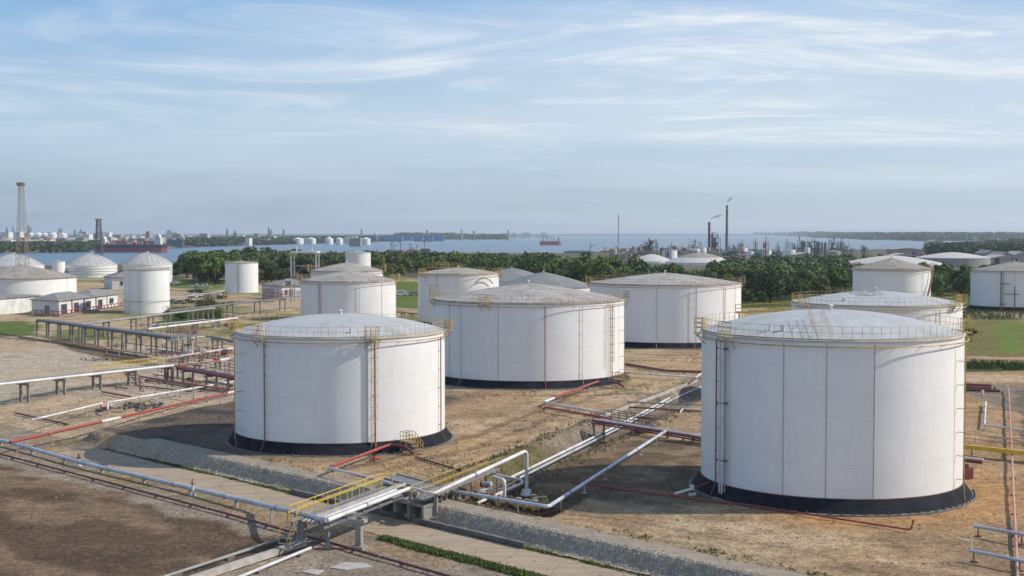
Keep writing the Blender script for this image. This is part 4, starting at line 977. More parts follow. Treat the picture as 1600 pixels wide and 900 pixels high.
# small red valves under A's pipe
for px, py, lab in ((585, 722, "small red valve under the pipe by the large left tank"),):
    p = G(px, py); T = thing('valve', p, lab, 'valve'); MB().cyl(p, p+V(0,0,.5), 0.1, n=8).cyl(p+V(-.4,-.2,.3), p+V(.5,.25,.3), 0.13, n=8).build('body', 'red', T, True); MB().cyl(p+V(0,0,.5), p+V(0,0,.56), 0.22, n=12).build('handwheel', 'red', T, True)
# B's pipes
pipeline("bright red pipe slanting away from the middle tank's stair", [P(966, 586, 0.75), P(955, 589, 0.75), P(864, 622, 0.6)], 0.22, 'red', 6, n=12)
pipeline("pale pipe that turns off the slanting red one and runs to the trench bridge", [P(866, 622, 0.6), P(851, 628, 0.6), P(862, 631, 0.6), P(950, 646, 0.6)], 0.21, 'white_pipe', 5, n=12)
pipeline("orange red pipe below the pale one, ending before the trench bridge", [P(850, 641, 0.1), P(852, 636, 0.6), P(955, 654, 0.6)], 0.16, 'red', 4, n=10)
pipeline("white pipe from the middle tank's stair across to the trench head", [P(975, 581, 0.6), P(1088, 590, 0.9), P(1096, 584, 0.9), P(1120, 578, 0.9)], 0.19, 'white_pipe', 8, n=10)
pipeline("old red pipe lying on the ground behind the middle tank's right side", [PZ(978, 569, 0.3), PZ(1010, 574, 0.3), PZ(1040, 579, 0.3), PZ(1098, 581, 0.3)], 0.28, 'red_brown', 0, n=10, collars=True)
# red pipe bridge over trench
T = thing('pipe_bridge', on(P(1000, 668, 0.8)), "dark red pipe bridge crossing the trench towards the biggest tank", 'pipe bridge')
b0, b1 = P(931, 657, 0.75), P(1150, 692, 0.75)
bd = (b1-b0).normalized(); bn = V(-bd.y, bd.x, 0)
for k, (o, r_, m_) in enumerate(((-0.4, 0.13, 'red_dark'), (0.0, 0.13, 'white_pipe'), (0.4, 0.14, 'red_brown'), (0.8, 0.1, 'red_dark'))):
    MB().tube([b0+bn*o+V(0,0,.12 if k == 1 else 0), b1+bn*o+V(0,0,.12 if k == 1 else 0)], r_, 10, 0).build('pipe', m_, T, True)
MB().bar(b0-bn*0.6+V(0,0,-.22), b1-bn*0.6+V(0,0,-.22), 0.12, 0.16).bar(b0+bn*1.0+V(0,0,-.22), b1+bn*1.0+V(0,0,-.22), 0.12, 0.16).build('girder', 'red_dark', T)
L_ = (b1-b0).length
for f in (0.02, 0.32, 0.5, 0.68, 0.86):
    c = b0+bd*(L_*f); g = hz(c.x, c.y)
    MB().bar((c.x-bn.x*.6, c.y-bn.y*.6, g-.1), (c.x-bn.x*.6, c.y-bn.y*.6, .4), 0.22).bar((c.x+bn.x*.9, c.y+bn.y*.9, g-.1), (c.x+bn.x*.9, c.y+bn.y*.9, .4), 0.22).build('support', 'concrete', T)
MB().rail([b0+bn*1.3+V(0,0,-.1), b0+bn*1.3+bd*7+V(0,0,-.1)], 1.1, 1.2, 0.04, (1, .5)).rail([b0+bn*2.5+V(0,0,-.1), b0+bn*2.5+bd*7+V(0,0,-.1)], 1.1, 1.2, 0.04).build('handrail', 'dark_steel', T)
MB().add([tuple(b0+bn*1.3+V(0,0,-.1)), tuple(b0+bn*2.5+V(0,0,-.1)), tuple(b0+bn*2.5+bd*7+V(0,0,-.1)), tuple(b0+bn*1.3+bd*7+V(0,0,-.1))], [(0,1,2,3)]).build('deck', 'dark_steel', T)
# trench edges: pale kerb wall on the left bank, plate dam
a, b_ = G(935, 648), G(1040, 614)
wallseg('trench_kerb', (10.4, 154.5, 0), (27.6, 195.5, 0), 0.3, 0.25, 'concrete_pale', "pale concrete kerb along the far part of the trench's left bank")
wallseg('trench_kerb', (-1.2, 118.5, 0), (9.2, 143.5, 0), 0.25, 0.08, 'concrete_dark', "dark low kerb along the near part of the trench's left bank")
pipeline("white looped pipe on posts right of the trench, left of the biggest tank", [P(1063, 645, 0.1), P(1068, 638, 0.5), P(1110, 643, 0.5)], 0.13, 'white_pipe', 3, n=8)
for k, (y0, y1) in enumerate(((628, 634), (636, 645), (651, 664))):
    pipeline(("grey pipe on the slab right of the trench, the farthest of three", "brown pipe on the slab right of the trench, the middle one of three", "dark red pipe just behind the trench bridge, nearest of three")[k],
             [PZ(1000+k*4-20, y0, 0.25), PZ(1130, y1, 0.25)], 0.10, ('grey_pale', 'rust', 'red_dark')[k], 0, n=8)
# pipes at the foot of R
pipeline("thin faded red pipe curving round the foot of the biggest tank", [PZ(890, 752, 0.1), PZ(1000, 768, 0.12), PZ(1080, 778, 0.15), PZ(1170, 789, 0.2), PZ(1260, 803, 0.2), PZ(1424, 828, 0.25), PZ(1428, 812, 1.0)], 0.07, 'red', 0, n=7, collars=False)
T = thing('hydrant', G(1082, 775), "red hydrant with white valve left of the biggest tank's foot", 'hydrant')
p = G(1082, 775); MB().tube([p+V(0,0,.1), p+V(0,0,.6), p+V(1.5, .9, .9), p+V(2.4,1.1,.9)], 0.12, 8).build('pipe', 'red_dark', T, True); MB().cyl(p+V(-1.5,-.6,.3), p+V(0,0,.6), 0.12, n=8).build('branch', 'white_pipe', T, True)
MB().cyl(p+V(0,0,.5), p+V(0,0,.9), 0.2, n=10).cyl(p+V(-.2,-.1,.1), p+V(.25,.2,.1), 0.2, n=10).build('valve_body', 'white_pipe', T, True)
T = thing('valve', G(1511, 748), "dark red valve block at the right foot of the biggest tank", 'valve'); p = T.location.copy()
MB().box(p+V(0,0,.5), (0.9, 0.7, 0.9), .4).cyl(p+V(0,0,.9), p+V(0,0,1.3), .2, n=8).build('body', 'red_dark', T); MB().cyl(p+V(-.2,.4,.5), p+V(-1.2,.9,.5), .18, n=8).build('pipe', 'red', T, True)
# right edge
pipeline("faded pink pipe running straight away along the right edge", [P(1592, 930, -0.2+.4), P(1583, 738, 0.5), P(1577, 612, 0.6), P(1575, 604, 0.6)], 0.10, 'pink', 8, n=8, smat='rust')
pipeline("silver pipe at lower right, the farther of two that start beyond the biggest tank", [P(1523, 822, 0.75), P(1600, 835, 0.75), P(1680, 849, 0.75)], 0.16, 'silver', 3.2, n=10, smat='rust', first=0.3, group='silver pipes at the right edge')
pipeline("silver pipe at lower right, the nearer of two, with an upright vent", [P(1516, 860, 0.75), P(1600, 877, 0.75), P(1680, 893, 0.75)], 0.16, 'silver', 3.2, n=10, smat='rust', first=0.3, group='silver pipes at the right edge')
p = P(1518, 860, 0.75); MB().cyl(p, p+V(0,0,.85), .06, n=7).build('vent_pipe', 'white_pipe', bpy.data.objects[[o.name for o in bpy.data.objects if o.name.startswith('pipeline') and o.get('label', '').startswith('silver pipe at lower right, the nearer')][0]], True)
pipeline("white pipe at the right edge that turns a corner, in front of the red bundle", [P(1541, 628, .5), P(1539, 664, .5), P(1600, 672, .5), P(1680, 682, .5)], 0.15, 'white_pipe', 5, n=10)
pipeline("white pipe ending in the open just in front of the corner pipe", [P(1541, 681, .5), P(1600, 689, .5), P(1680, 700, .5)], 0.15, 'white_pipe', 5, n=10)
T = thing('yellow_gangway', G(1550, 706), "bright yellow pipe beam with handrail right of the biggest tank", 'gangway')
p, q_ = P(1500, 697, 0.9), P(1700, 718, 0.9); MB().bar(p, q_, 0.35, 0.4).build('beam', 'yellow_bright', T); n_ = V(.38,.92,0)
MB().rail([p+n_*1.2+V(0,0,.1), q_+n_*1.2+V(0,0,.1)], 1.0, 1.5, 0.04).build('handrail', 'yellow', T); MB().add([tuple(p+n_*.2), tuple(q_+n_*.2), tuple(q_+n_*1.2), tuple(p+n_*1.2)], [(0,1,2,3)]).build('deck', 'grating', T)
for f in (.1, .35, .6, .85): c = p+(q_-p)*f; MB().cyl((c.x, c.y, hz(c.x, c.y)-.1), c, .09, n=6).build('leg', 'yellow', T)
pipeline("dark red pipe with white end just right of the biggest tank's wall", [P(1490, 716, .6), P(1535, 722, .6)], 0.28, 'red_dark', 2.5, n=10, bands=[(0.1, 1.2, 'red')])
pipeline("white pipe lying over the dark red one right of the biggest tank", [P(1490, 713, 1.0), P(1537, 718, 1.0)], 0.11, 'white_pipe', 2.5, n=10)
T = thing('pipe_bundle', G(1540, 612), "dark red bundle of pipes lying far right behind the sand", 'pipe bundle')
for k in range(3): MB().tube([PZ(1500, 600+4*k, .3), PZ(1551+6*k, 603+4*k, .3)], .2, 8, 0).build('pipe', ('red_dark', 'red_brown', 'red_dark')[k], T, True)
for px, py, lab in ((1551, 611, "pale bent vent pipe at the end of the far red bundle"), (1536, 618, "short white bollard in front of the far red bundle")):
    p = G(px, py); T = thing('vent_pipe', p, lab, 'vent pipe'); MB().tube([p, p+V(0,0,1.0), p+V(.3,0,1.1), p+V(.4,0,.8)] if px == 1551 else [p, p+V(0,0,.7)], .09 if px == 1551 else .2, 8).build('pipe', 'white_pipe', T, True)
T = thing('yellow_guardrail', G(1195, 500), "bright yellow railing between the wide tank and the smoke stained one", 'railing')
p, q_ = P(1152, 489, 1.3), P(1262, 485, 1.3)
p, q_ = PD(1150, 488, 215), PD(1262, 484, 215); MB().rail([p, q_], 1.25, 1.1, 0.05, (1, .5)).build('rails', 'yellow_bright', T); MB().bar(p, q_, .25, .3).build('beam', 'yellow_bright', T)
for f in (0.05, 0.5, 0.95): c = p+(q_-p)*f; MB().cyl((c.x, c.y, hz(c.x, c.y)-.1), c, .12, n=6).build('leg', 'concrete', T)

# ---- left yard ----
T = pipeline("bright red main with white lengths slanting beside the large left tank's platform", [P(16, 691, 0.0), P(150, 661, 0.35), P(366, 612, 0.45), P(400, 604, 0.45)], 0.22, 'red', 5, 'post', n=12, bands=[(0.28, 3.5, 'white_pipe'), (0.84, 4.0, 'white_pipe'), (0.9, 2.0, 'red_dark')])
pipeline("white pipe on posts ending in a pump, left of the large left tank", [P(169, 640, 0.2), P(169, 629, 0.8), P(330, 602, 0.8), P(400, 590, 0.8)], 0.16, 'white_pipe', 7, n=10)
pipeline("thin white pipe lying from the red main to the pump", [P(50, 656, 0.4), P(68, 652, 0.6), P(160, 630, 0.5)], 0.11, 'white_pipe', 5, n=8)
p = G(166, 641); T = thing('pump', p, "small white pump on a dark plinth at the end of the white pipe", 'pump')
MB().box(p+V(0,0,.12), (2.2, 1.2, .25), .9).build('plinth', 'concrete_dark', T); MB().cyl(p+V(-.5,-.4,.55), p+V(.4,.3,.55), .3, n=12).build('motor', 'pink', T, True); MB().cyl(p+V(.5,.35,.3), p+V(.5,.35,.95), .22, n=10).build('casing', 'white_pipe', T, True)
p = G(215, 636); T = thing('rubble_heap', p, "dark heap of broken concrete behind the red main", 'rubble heap')
mb = MB(); random.seed(3)
for k in range(46): mb.box((p.x+random.gauss(0, 1.3), p.y+random.gauss(0, 1.6), p.z+random.uniform(0, .35)), (random.uniform(.2, .6), random.uniform(.2, .6), random.uniform(.1, .4)), random.random()*3)
o = mb.build('rubble', 'concrete_dark', T); o['kind'] = 'stuff'
pipeline("dark red pipe lying from the lower left rack leg to the red main", [PZ(24, 645, .25), PZ(107, 663, .2)], .10, 'red_dark', 0, n=8)
pipeline("short red and white branch pipe behind the pale rack pipe", [PZ(160, 612, .3), PZ(205, 620, .3)], .16, 'red', 0, n=8)
pipeline("pale branch pipe dropping onto the red main", [PZ(236, 622, .3), PZ(262, 632, .4)], .13, 'white_pipe', 0, n=8)
# rack 2: walkway with a big white pipe
T = thing('pipe_rack', on(P(80, 600, 2)), "elevated rack with a thick white pipe and pale railed walkway across the left yard", 'pipe rack', 'pipe racks of the left yard')
r0, r1 = P(-60, 607, 2.2), P(272, 571, 2.3)
rd = (r1-r0).normalized(); rn = V(-rd.y, rd.x, 0)
MB().tube([r0, r1], .19, 14, 0).build('pipe', 'white_pipe', T, True)
MB().tube([r0+rn*.9+V(0,0,-.1), r1+rn*.9+V(0,0,-.1)], .15, 10, 0).build('pipe', 'grey_pale', T, True)
MB().add([tuple(r0+rn*1.4), tuple(r1+rn*1.4), tuple(r1+rn*2.5), tuple(r0+rn*2.5)], [(0,1,2,3)]).bar(r0+rn*1.4+V(0,0,-.12), r1+rn*1.4+V(0,0,-.12), .1, .2).bar(r0+rn*2.5+V(0,0,-.12), r1+rn*2.5+V(0,0,-.12), .1, .2).build('walkway_deck', 'grating', T)
MB().rail([r0+rn*2.5, r1+rn*2.5-rd*13], 1.1, 1.2, .024, (1, .5)).rail([r0+rn*1.4, r1+rn*1.4-rd*13], 1.1, 1.2, .02, (1, .5)).build('handrail', 'yellow_pale', T)
MB().rail([r1+rn*2.5-rd*13, r1+rn*2.5], 1.1, 1.6, .035, (1, .5)).rail([r1+rn*1.4-rd*13, r1+rn*1.4], 1.1, 1.6, .03, (1, .5)).build('handrail', 'yellow_bright', T)
for px, py in ((18, 641), (83, 632), (135, 620), (178, 611), (228, 604), (270, 596)):
    p = G(px, py); k = (p-r0).dot(rd); c = r0+rd*k; mb = MB()
    for s in (.1, 1.7): mb.bar((c.x+rn.x*s, c.y+rn.y*s, hz(c.x, c.y)-.2), (c.x+rn.x*s, c.y+rn.y*s, c.z-.35), .32)
    mb.bar((c.x-rn.x*.4, c.y-rn.y*.4, c.z-.42), (c.x+rn.x*2.6, c.y+rn.y*2.6, c.z-.42), .36, .32); mb.build('support', 'concrete', T)
# rack 1: long grey bundle
def rack(label, a, b, h, legs, pipes, wd, cross=True, mat='concrete', group='pipe racks of the left yard', hr=None):
    a = PZ(a[0], a[1], h); b = PZ(b[0], b[1], h); d = (b-a).normalized(); n = V(-d.y, d.x, 0)
    T = thing('pipe_rack', on(a), label, 'pipe rack', group)
    for o, r, m_ in pipes: MB().tube([a+n*o, b+n*o], r, 8, 0).build('pipe', m_, T, True)
    for f in legs:
        c = a+(b-a)*f; g = hz(c.x, c.y); mb = MB()
        for s in (-wd/2, wd/2): mb.bar((c.x+n.x*s, c.y+n.y*s, g-.2), (c.x+n.x*s, c.y+n.y*s, c.z-.2), .3)
        mb.bar((c.x-n.x*(wd/2+.4), c.y-n.y*(wd/2+.4), c.z-.3), (c.x+n.x*(wd/2+.4), c.y+n.y*(wd/2+.4), c.z-.3), .3, .26); mb.build('support', mat, T)
    if hr: MB().rail([a+n*(wd/2+.3), b+n*(wd/2+.3)], 1.1, 1.5, .035).build('handrail', hr, T)
    return T
rack("tall rack carrying a dark grey pipe bundle from the white building towards the yard", (66, 500), (278, 528), 3.6, [i/10 for i in range(11)], [(-.9, .3, 'grey_pipe'), (-.3, .22, 'grey_pipe'), (.25, .24, 'grey_pale'), (.8, .2, 'grey_pipe'), (.5, .16, 'dark_steel')], 2.0)
rack("rack with one pale grey pipe in front of the tall upright tank", (115, 508), (335, 481), 3.3, [.05, .2, .38, .5, .62, .8, .97], [(-.3, .22, 'grey_pale'), (.4, .16, 'grey_pipe')], 1.2)
rack("far rack with dark pipes running behind the bushes to the sooty tank", (262, 486), (478, 462), 3.4, [0, .2, .4, .6, .8, 1], [(-.5, .2, 'grey_pipe'), (0, .25, 'dark_steel'), (.5, .2, 'grey_pipe')], 1.6, hr='rust')
rack("rack with dark red pipes leading down to the large left tank", (262, 571), (378, 592), 1.9, [.08, .3, .62, .9], [(-.6, .2, 'red_dark'), (-.15, .22, 'red_dark'), (.35, .2, 'red_brown'), (.8, .15, 'red_dark')], 1.6, hr='rust')
rack("low rack with white and red pipes left of the large left tank, the farther one", (280, 556), (380, 541), 1.2, [.1, .4, .7, .95], [(-.3, .14, 'white_pipe'), (.3, .13, 'red')], .9)
rack("low rack with a dusty white pipe left of the large left tank, the nearer one", (300, 569), (380, 557), 1.3, [.1, .5, .9], [(-.2, .2, 'white_pipe'), (.35, .12, 'grey_pale')], .9)
rack("pale pipe on short posts running to the corner of the large left tank", (232, 514), (372, 497), 1.6, [.02, .25, .5, .75, .98], [(0, .24, 'white_pipe'), (.5, .12, 'grey_pale')], .8)
rack("rack of grey pipes with a kinked end, right of the tall rack", (325, 525), (375, 535), 2.6, [.25, .4, .95], [(-.3, .16, 'grey_pipe'), (.3, .14, 'grey_pale')], .9)
rack("pipe rack far behind between the upright tanks", (268, 466), (352, 455), 2.2, [0, .33, .66, 1], [(-.3, .18, 'grey_pale'), (.3, .15, 'white_pipe')], .9)
rack("rusty low rack between the sooty tank and the rust stained tank", (617, 487), (662, 491), 1.2, [0, .3, .6, 1], [(-.3, .12, 'rust'), (.3, .12, 'rust_rail')], .8, hr='rust_rail')
for k, (a, b_, m_, lab) in enumerate((((205, 590), (330, 611), 'rust', "rusty pipe lying among clutter under the red rack, the longest"), ((215, 602), (300, 612), 'red_brown', "red brown pipe lying under the red rack"), ((150, 600), (200, 607), 'red', "short red pipe lying under the white rack pipe"),
         ((240, 585), (365, 603), 'grey_pipe', "grey pipe lying under the red rack"), ((300, 598), (368, 588), 'rust', "rusty pipe lying close by the large left tank"), ((-20, 517), (75, 533), 'red_dark', "dark red pipe along the green strip at the left edge"), ((-20, 525), (60, 533), 'grey_pale', "grey pipe along the green strip at the left edge"),
         ((230, 545), (300, 553), 'grey_pipe', "grey pipe on the ground below the kinked rack"), ((285, 538), (365, 548), 'red_brown', "red brown pipe on the ground below the kinked rack"))):
    pipeline(lab, [PZ(*a, .25), PZ(*b_, .25)], .13, m_, 4, 'post', n=8, smat='concrete')
random.seed(77)
ux_, vx_ = V(.7071, -.7071, 0), V(.383, .924, 0)
def run_label(i, m_, d): return "thin %s pipe in the tangle of the left yard, lying %s" % (m_, d)
cols_ = [('grey_pipe', 'dark grey'), ('rust', 'rusty'), ('white_pipe', 'white'), ('red_brown', 'red brown'), ('grey_pale', 'pale grey'), ('red', 'red')]
for i in range(44):
    px = random.uniform(135, 372); py = random.uniform(492, 612)
    if py > 560 and px < 190 or (py < 530 and px < 200): continue
    p = G(px, py); d = ux_ if random.random() < .45 else vx_; ln = random.uniform(4, 22); h_ = random.choice([.25, .4, .8, 1.4, 2.0]); m_ = random.choice(cols_)
    q_ = p + d*ln; zz = (hz(p.x, p.y)+hz(q_.x, q_.y))/2+h_; n_ = V(-d.y, d.x, 0)
    pts = [V(p.x, p.y, zz), V(q_.x, q_.y, zz)]
    if random.random() < .5: pts.append(V(q_.x, q_.y, zz)+n_*random.uniform(-4, 4))
    if h_ > .7: pts = [V(p.x, p.y, hz(p.x, p.y))]+pts
    if h_ > 1 and random.random() < .5: pts.append(V(pts[-1].x, pts[-1].y, hz(pts[-1].x, pts[-1].y)))
    pipeline(run_label(i, m_[1], 'along the racks' if d is ux_ else 'across the racks'), pts, random.choice([.06, .08, .11]), m_[0], random.uniform(3, 5), 'post', random.choice(['concrete_pale', 'concrete', 'rust']), 'thin pipes tangled in the left yard', n=6, first=.8)
for i in range(16):
    px = random.uniform(190, 368); py = random.uniform(500, 606); p = G(px, py); T = thing('valve_station', p, "small valve station with handwheel among the left yard pipes", 'valve', 'valve stations in the left yard'); h_ = random.uniform(.6, 1.5)
    MB().cyl(p+V(0,0,-.1), p+V(0,0,h_), .12, n=8).cyl(p+V(-.5,.1,h_*.5), p+V(.5,-.1,h_*.5), .18, n=8).cyl(p+V(-.5,.1,h_*.5), p+V(-.42,.08,h_*.5), .28, n=10).build('valve_body', random.choice(['red', 'grey_pale', 'rust', 'white_pipe']), T, True); MB().cyl(p+V(0,0,h_), p+V(0,0,h_+.05), .25, n=10).build('handwheel', random.choice(['red', 'yellow']), T)
# valve tower cluster at the end of the grey bundle
p = G(287, 552); T = thing('valve_manifold', p, "tangled manifold of vertical pipes at the end of the grey bundle", 'manifold')
random.seed(11)
for k in range(7):
    x, y = p.x+random.uniform(-1.5, 3), p.y+random.uniform(-2, 4); h = random.uniform(2.2, 4.2)
    MB().tube([V(x, y, p.z-.1), V(x, y, p.z+h), V(x+random.uniform(-2, 2), y+random.uniform(-1, 1), p.z+h)], random.uniform(.08, .16), 7).build('riser_pipe', random.choice(['grey_pale', 'grey_pipe', 'rust', 'white_pipe']), T, True)
for k in range(3): MB().rail([V(p.x-2, p.y-1+k*2, p.z+3.2), V(p.x+3, p.y-1.2+k*2, p.z+3.2)], 1.0, 1.0, .04).build('handrail', 'pink', T)
MB().box((p.x+.5, p.y+1, p.z+3.15), (5, 4.4, .1), -.8).build('deck', 'grating', T)
# rubble and small valves on the slab
for px, py, lab in ((152, 563, "small heap of rubble on the pale slab"), (185, 541, "pale block with debris under the tall rack")):
    p = G(px, py); T = thing('rubble_heap', p, lab, 'rubble heap'); mb = MB()
    for k in range(24): mb.box((p.x+random.gauss(0, 1.0), p.y+random.gauss(0, 1.0), p.z+random.uniform(0, .3)), (random.uniform(.2, .6), random.uniform(.2, .6), random.uniform(.1, .4)), random.random()*3)
    o = mb.build('rubble', 'concrete', T); o['kind'] = 'stuff'

# ------------------------------------------------------------------ buildings
def hip_roof(x0, y0, ux, uy, L, W, z, rise, over=.5):
    def q(a, b, h): return (x0+ux.x*a+uy.x*b, y0+ux.y*a+uy.y*b, h)
    o = over; vs = [q(-o, -o, z), q(L+o, -o, z), q(L+o, W+o, z), q(-o, W+o, z), q(W/2, W/2, z+rise), q(L-W/2, W/2, z+rise)]
    vs += [(v[0], v[1], z-.2) for v in vs[:4]]
    return MB().add(vs, [(0,1,5,4), (1,2,5), (2,3,4,5), (3,0,4), (0,6,7,1), (1,7,8,2), (2,8,9,3), (3,9,6,0), (9,8,7,6)])
def house(label, corner, ux, uy, L, W, h, rise, openings, zg=0, red=False, roofs=None, cat='building', door='glass', name='building', ends=()):
    T = thing(name, (corner.x, corner.y, zg), label, cat)
    def q(a, b, z): return V(corner.x+ux.x*a+uy.x*b, corner.y+ux.y*a+uy.y*b, zg+z)
    MB().add([q(0,0,-.5), q(L,0,-.5), q(L,W,-.5), q(0,W,-.5), q(0,0,h), q(L,0,h), q(L,W,h), q(0,W,h)], [(0,1,5,4),(1,2,6,5),(2,3,7,6),(3,0,4,7),(4,5,6,7)]).build('wall', 'white_wall', T)
    for a0, a1 in (roofs or [(0, L)]):
        c = q(a0, 0, 0); hip_roof(c.x, c.y, ux, uy, a1-a0, W, zg+h+.02, rise).build('roof', 'grey_roof', T)
    for nm, a0, a1, z0, z1 in openings:
        f = MB(); f.add([q(a0,-.03,z0), q(a1,-.03,z0), q(a1,-.03,z1), q(a0,-.03,z1)], [(0,1,2,3)]); o = f.build(nm, door, T)
        fr = MB()
        for s, e in ((q(a0,-.05,z0), q(a0,-.05,z1)), (q(a1,-.05,z0), q(a1,-.05,z1)), (q(a0,-.05,z1), q(a1,-.05,z1)), (q(a0,-.05,z0), q(a1,-.05,z0))): fr.bar(s, e, .12)
        fr.build('frame', 'grey_pale', o)
    for b0, b1, z0, z1 in ends:
        MB().add([q(-.03,b0,z0), q(-.03,b1,z0), q(-.03,b1,z1), q(-.03,b0,z1)], [(3,2,1,0)]).build('door', door, T)
    return T, q
nc = G(92, 494); e1 = V(.085, .996, 0); e2 = V(-.80, .60, 0)
ops = [('doorway', 1.6+8.2*k, 4.6+8.2*k+(0.6 if k == 0 else 0), .3 if k in (0, 1, 3) else 1.4, 2.9) for k in range(5)]
T, q = house("long white building with grey hipped roofs and red railed loading edge", nc, e1, e2, 41, 12, 4.0, 1.6, ops, 0, roofs=[(0, 22), (22.6, 41)], ends=[(4, 6, .5, 2.6)])
for k in range(6): MB().bar(q(.3+8.1*k, -.12, 0), q(.3+8.1*k, -.12, 4), .3).build('pilaster', 'red' if k in (1, 2, 3) else 'white_wall', T)
MB().rail([q(-3, -2.4, .2), q(43, -2.4, .2)], 1.2, 2.5, .12, (1, .35)).rail([q(-3, -2.4, .2), q(-3, 9, .2)], 1.2, 2.5, .12, (1, .35)).build('railing', 'red', T)
MB().add([q(-3, -2.6, 0), q(43, -2.6, 0), q(43, 0, 0), q(-3, 0, 0), q(-3, -2.6, .3), q(43, -2.6, .3), q(43, 0, .3), q(-3, 0, .3)], [(0,1,5,4),(4,5,6,7),(3,0,4,7),(1,2,6,5)]).build('loading_edge', 'concrete', T)
nc = G(441, 468); T, q = house("small white hipped roof building left of the sooty tank with red frames before it", nc, V(.8, .6, 0), V(-.72, .69, 0), 13, 11, 4.5, 2.0, [('window', 1.2, 2.0, 1.6, 3.0), ('door', 2.8, 4.0, 1.0, 3.2), ('window', 7, 8, 1.6, 3)], 0)
MB().rail([q(-5, -3, 0), q(9, -2, 0)], 2.6, 1.6, .12, (1, .7, .35)).rail([q(-5, -3, 0), q(-3, 6, 0)], 3.4, 1.4, .12, (1, .7, .35)).build('pipe_frame', 'red_dark', T)
# long low white store at the left edge
T = thing('storehouse', V(-155, 350, 0), "long low white storehouse with flat grey roof at the left edge", 'building')
a = G(62, 486); d = V(-.30, -.954, 0); b_ = a+d*46; n_ = V(-.954, .30, 0)
c_ = [a, b_, b_+n_*16, a+n_*16]
MB().add([(c.x, c.y, -.5) for c in c_]+[(c.x, c.y, 4.2) for c in c_], [(0,1,5,4),(1,2,6,5),(2,3,7,6),(3,0,4,7)]).build('wall', 'white_wall', T)
MB().poly([(c.x, c.y) for c in (a-d*.4-n_*.4, b_+d*.4-n_*.4, b_+d*.4+n_*16.4, a-d*.4+n_*16.4)], 4.2, 4.55).build('roof', 'grey_roof', T)
nc = G(176, 452); house("white building with dark grey roof between the domes and the upright tank", nc, V(.95, .3, 0), V(-.5, .86, 0), 12, 13, 4.6, 2.4, [('window', 3, 4, 1.5, 3)], 0)
# white steel tower frame
p = PD(477.5, 440, 420); p.z = 0; T = thing('frame_tower', p, "white open steel frame tower with platform roof behind the sooty tank", 'tower')
ztop = CAMZ-(394-363)/F*420; hw = 3.9
for sx in (-1, 1):
    for sy in (-1, 1): MB().bar((p.x+sx*hw, p.y+sy*3, 0), (p.x+sx*hw, p.y+sy*3, ztop), .4).build('leg', 'white_pipe', T)
MB().box((p.x, p.y, ztop+.3), (2*hw+.8, 7, .6)).build('roof', 'white_pipe', T)
mb = MB()
for z in (ztop-4, ztop-8):
    for sy in (-3, 3): mb.bar((p.x-hw, p.y+sy, z), (p.x+hw, p.y+sy, z), .25)
mb.bar((p.x-hw, p.y-3, ztop-8), (p.x, p.y-3, ztop-4), .2).bar((p.x, p.y-3, ztop-4), (p.x+hw, p.y-3, ztop-8), .2).bar((p.x-hw, p.y-3, ztop-4), (p.x-hw+2, p.y-3, ztop), .2).bar((p.x+hw, p.y-3, ztop-4), (p.x+hw-2, p.y-3, ztop), .2); mb.bar((p.x-hw, p.y-3, ztop-4), (p.x-hw, p.y+3, ztop-4), .25).bar((p.x+hw, p.y-3, ztop-4), (p.x+hw, p.y+3, ztop-4), .25); mb.build('brace', 'grey_pale', T)
for s in (-2.6, 2.2): MB().tube([V(p.x+s, p.y, ztop), V(p.x+s, p.y, ztop+2.6), V(p.x+s+.8, p.y, ztop+2.9)], .16, 6).build('mast_arm', 'white_pipe', T)
MB().rail([V(p.x-hw, p.y-3.4, ztop-8), V(p.x+hw, p.y-3.4, ztop-8)], 1.1, 1.2, .06).box((p.x-hw-1.0, p.y, ztop-9.5), (2.2, 4, 1.6)).build('lower_deck', 'grey_pale', T)
# lattice towers
def lattice(name, label, x, y, z0, z1, w0, w1, nseg, mats, top=True, t=.16):
    T = thing(name, (x, y, z0), label, 'tower', 'lattice towers')
    def cor(f, i): h = (w0+(w1-w0)*f)/2; return V(x+(-h, h, h, -h)[i], y+(-h, -h, h, h)[i], z0+(z1-z0)*f)
    for i in range(4): MB().bar(cor(0, i), cor(1, i), t*1.7).build('leg', mats[i % len(mats)], T)
    if True:
        for k in range(nseg):
            m_ = mats[0] if k % 2 == 0 else mats[-1]; mb = MB(); f0, f1 = k/nseg, (k+1)/nseg
            for i in range(4):
                j = (i+1) % 4; mb.bar(cor(f0, i), cor(f1, j), t); mb.bar(cor(f0, j), cor(f1, i), t); mb.bar(cor(f1, i), cor(f1, j), t)
            mb.build('lattice_bay', m_, T)
    if top:
        MB().box((x, y, z1+.1), (w1*1.5, w1*1.5, .25)).rail([V(x-w1*.85, y-w1*.85, z1), V(x+w1*.85, y-w1*.85, z1), V(x+w1*.85, y+w1*.85, z1), V(x-w1*.85, y+w1*.85, z1)], 1.2, 1, .1, (1,), True).build('platform', 'rust', T)
        for i in range(3): MB().box((x+(i-1)*w1*.7, y-w1*.7, z1+.9), (.7, .5, 1.4)).build('floodlight', 'rust_rail', T)
    return T
x = (35.5-800)/F*600; lattice('lattice_tower', "tall white and rusty lattice floodlight tower behind the dark coned tank", x, 600, -.5, 43, 5.2, 1.7, 16, ['grey_pale', 'rust_rail'], True, .08)
x = (155.5-800)/F*1610; lattice('lattice_tower', "dark lattice tower standing before the long red ship", x, 1610, SEA, 38, 7.5, 4.2, 9, ['brown', 'hull_dark'], True, .36)
x = (967-800)/F*900; T = lattice('lattice_tower', "needle thin red and white radio mast behind the trees", x, 900, 0, 34.5, .8, .5, 26, ['pink', 'white_pipe'], False, .09)
